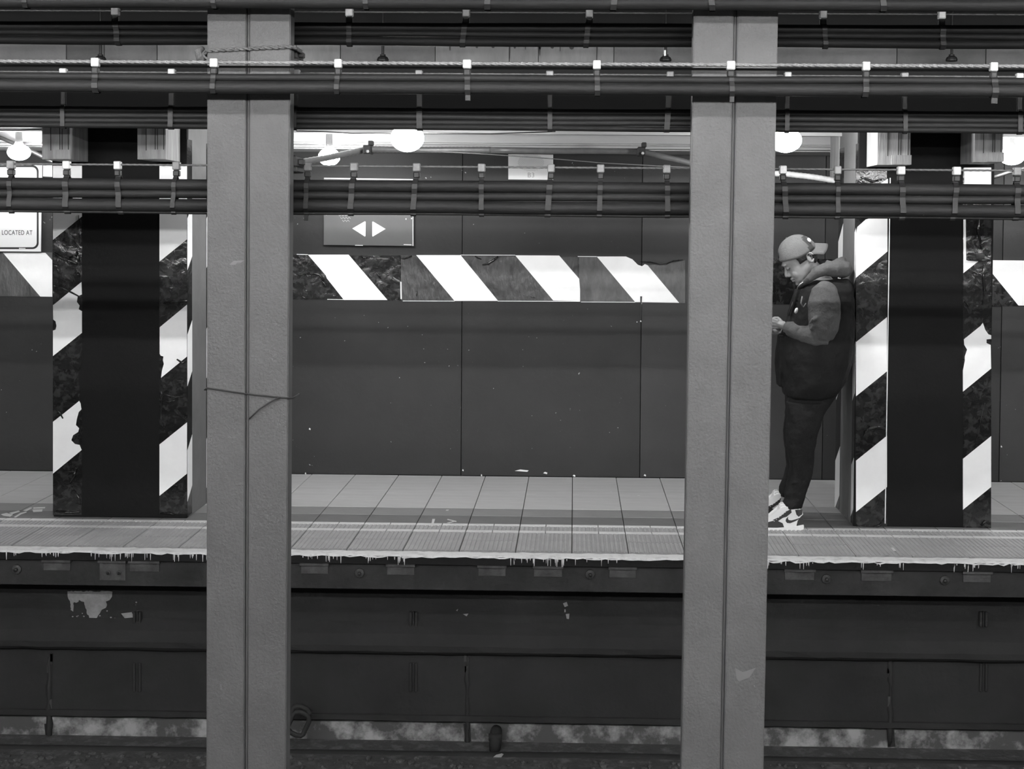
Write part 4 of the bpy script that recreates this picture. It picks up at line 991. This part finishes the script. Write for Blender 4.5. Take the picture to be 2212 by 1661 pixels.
# hood lying on the back, open collar in front
bm = bmesh.new()
half = [(1727, 619, .02, .012), (1738, 610, .07, .018), (1750, 600, .105, .024), (1765, 588, .125, .033), (1782, 582, .125, .040), (1800, 581, .11, .047), (1816, 581, .07, .052), (1822, 581, 0, .055)]
pts = [(x, y, -d, r) for x, y, d, r in half] + [(x, y, d, r) for x, y, d, r in reversed(half[:-1])]
b_tube(bm, [Q(x, y, d) for x, y, d, r in pts], [p[3] for p in pts], n=12)
half = [(1785, 566, .10, .012), (1797, 570, .09, .016), (1808, 566, .07, .020), (1818, 562, .04, .020), (1822, 562, 0, .02)]
pts = [(x, y, -d, r) for x, y, d, r in half] + [(x, y, d, r) for x, y, d, r in reversed(half[:-1])]
b_tube(bm, [Q(x, y, d) for x, y, d, r in pts], [p[3] for p in pts], n=10)
fixbm(bm, 'hood', m_sleeve, PS, voxel=.006, smooth=3, disp=.010, dscale=.05)
# zip edge, strap, badge
tube('zip_edge', [Q(1724, 618, -.045), Q(1719, 634, -.075), Q(1712, 655, -.085), Q(1704, 682, -.085)], .004, m_shb, PS, n=6)
tag(tube('collar_edge', [Q(1723, 620, -.05), Q(1728, 614, -.09), Q(1735, 609, -.105)], [.002, .003, .002], m_shw, PS, n=6), 'pale collar edge under the chin')
b_ = bmesh.new(); b_ell(b_, Q(1720, 671, -.205), (.010, .006, .018), Matrix.Rotation(.3, 3, 'Y')); tag(finish(b_, 'badge', m_shw, PS, smooth=True), 'small white badge on the chest')
tube('chest_strap', [Q(1733, 640, -.222), Q(1730, 655, -.226), Q(1735, 664, -.228), Q(1741, 655, -.226)], [.004, .005, .004, .003], mat('strap_grey', .12, .5), PS, n=6)
# shoes
def shoe(ox, oy, Y):
    s = empty('shoe', W(1700+ox, 1143+oy, Y)); s.parent = PS; s.matrix_parent_inverse = PS.matrix_basis.inverted()
    C = lambda X_, Y_: (1620+X_/4.371+ox, 800+Y_/4.371+oy)
    def ext(name, pts, hw, m, bev=.008, seg=3, parent=s):
        bm = bmesh.new(); b_prism(bm, [W(*C(*p), Y)+Vector((0, -hw, 0)) for p in pts], Vector((0, 2*hw, 0)))
        if bev: bmesh.ops.bevel(bm, geom=[e for e in bm.edges], offset=bev, segments=seg, affect='EDGES')
        o = finish(bm, name, m, parent, smooth=False); return o
    ext('sole', [(497, 1440), (500, 1470), (494, 1492), (440, 1500), (320, 1506), (100, 1506), (30, 1498), (12, 1480), (14, 1462), (100, 1476), (310, 1470), (430, 1456)], .046, m_shw, bev=.004, seg=2)
    ext('upper', [(488, 1300), (492, 1350), (496, 1442), (430, 1458), (310, 1472), (100, 1478), (18, 1468), (20, 1440), (60, 1418), (120, 1405), (165, 1395), (200, 1378), (250, 1335), (275, 1290), (285, 1262), (320, 1255), (360, 1290), (400, 1300), (440, 1298)], .040, m_shw, bev=.012)
    def panel(name, pts):
        for sg in (-1, 1):
            bm = bmesh.new(); b_prism(bm, [W(*C(*p), Y)+Vector((0, sg*.0395, 0)) for p in pts], Vector((0, sg*.0022, 0)))
            finish(bm, name, m_shb, s)
    panel('heel_panel', [(492, 1345), (494, 1440), (428, 1452), (440, 1405), (468, 1368)])
    panel('toe_panel', [(110, 1472), (120, 1430), (170, 1415), (238, 1400), (298, 1428), (312, 1466), (180, 1475)])
    panel('eyestay', [(205, 1398), (262, 1372), (300, 1345), (330, 1318), (376, 1296), (383, 1328), (335, 1368), (300, 1378), (250, 1412)])
    panel('collar_panel', [(415, 1303), (484, 1300), (482, 1345), (448, 1368), (428, 1348)])
    panel('side_swoosh', [(350, 1366), (330, 1388), (326, 1408), (340, 1426), (370, 1428), (420, 1408), (484, 1370), (420, 1392), (380, 1402), (356, 1398), (348, 1386)])
    for i in range(7):
        t = i/6; X_ = 205+(330-205)*t; Y_ = 1392-(1392-1292)*t
        a = W(*C(X_+16, Y_+20), Y)
        tube('lace', [a+Vector((0, -.0405, 0)), W(*C(X_-2, Y_-4), Y)+Vector((0, -.03, .003)), W(*C(X_-8, Y_-12), Y)+Vector((0, 0, .004)), W(*C(X_-2, Y_-4), Y)+Vector((0, .03, .003)), a+Vector((0, .0405, 0))], .0036, m_shw, s, n=6)
    ext('tongue', [(268, 1292), (282, 1250), (325, 1248), (330, 1285), (300, 1310)], .028, m_shw, bev=.006)
    return s
shoe(0, 0, YPN-.115)
shoe(-13, -27.5, YPN+.13)
# phone in the hands
ph = empty('phone', Q(1661, 697), 'dark phone held in both hands, half hidden by the column', 'phone')
bm = bmesh.new(); a = Q(1661, 698); dv = Vector((-.80, 0, .60)); nv_ = Vector((.60, 0, .80))
pp_ = [a+dv*(sx*.070)+Vector((0, sy*.036, 0))-nv_*.004 for sx, sy in ((-1, -1), (1, -1), (1, 1), (-1, 1))]
b_prism(bm, pp_, nv_*.008); bmesh.ops.bevel(bm, geom=list(bm.edges), offset=.003, segments=2, affect='EDGES'); finish(bm, 'case', m_phone, ph)
bm = bmesh.new(); b_prism(bm, [a+dv*(sx*.065)+Vector((0, sy*.033, 0))+nv_*.0042 for sx, sy in ((-1, -1), (1, -1), (1, 1), (-1, 1))], nv_*.0006); finish(bm, 'screen', mat('phone_screen', .03, .1), ph)
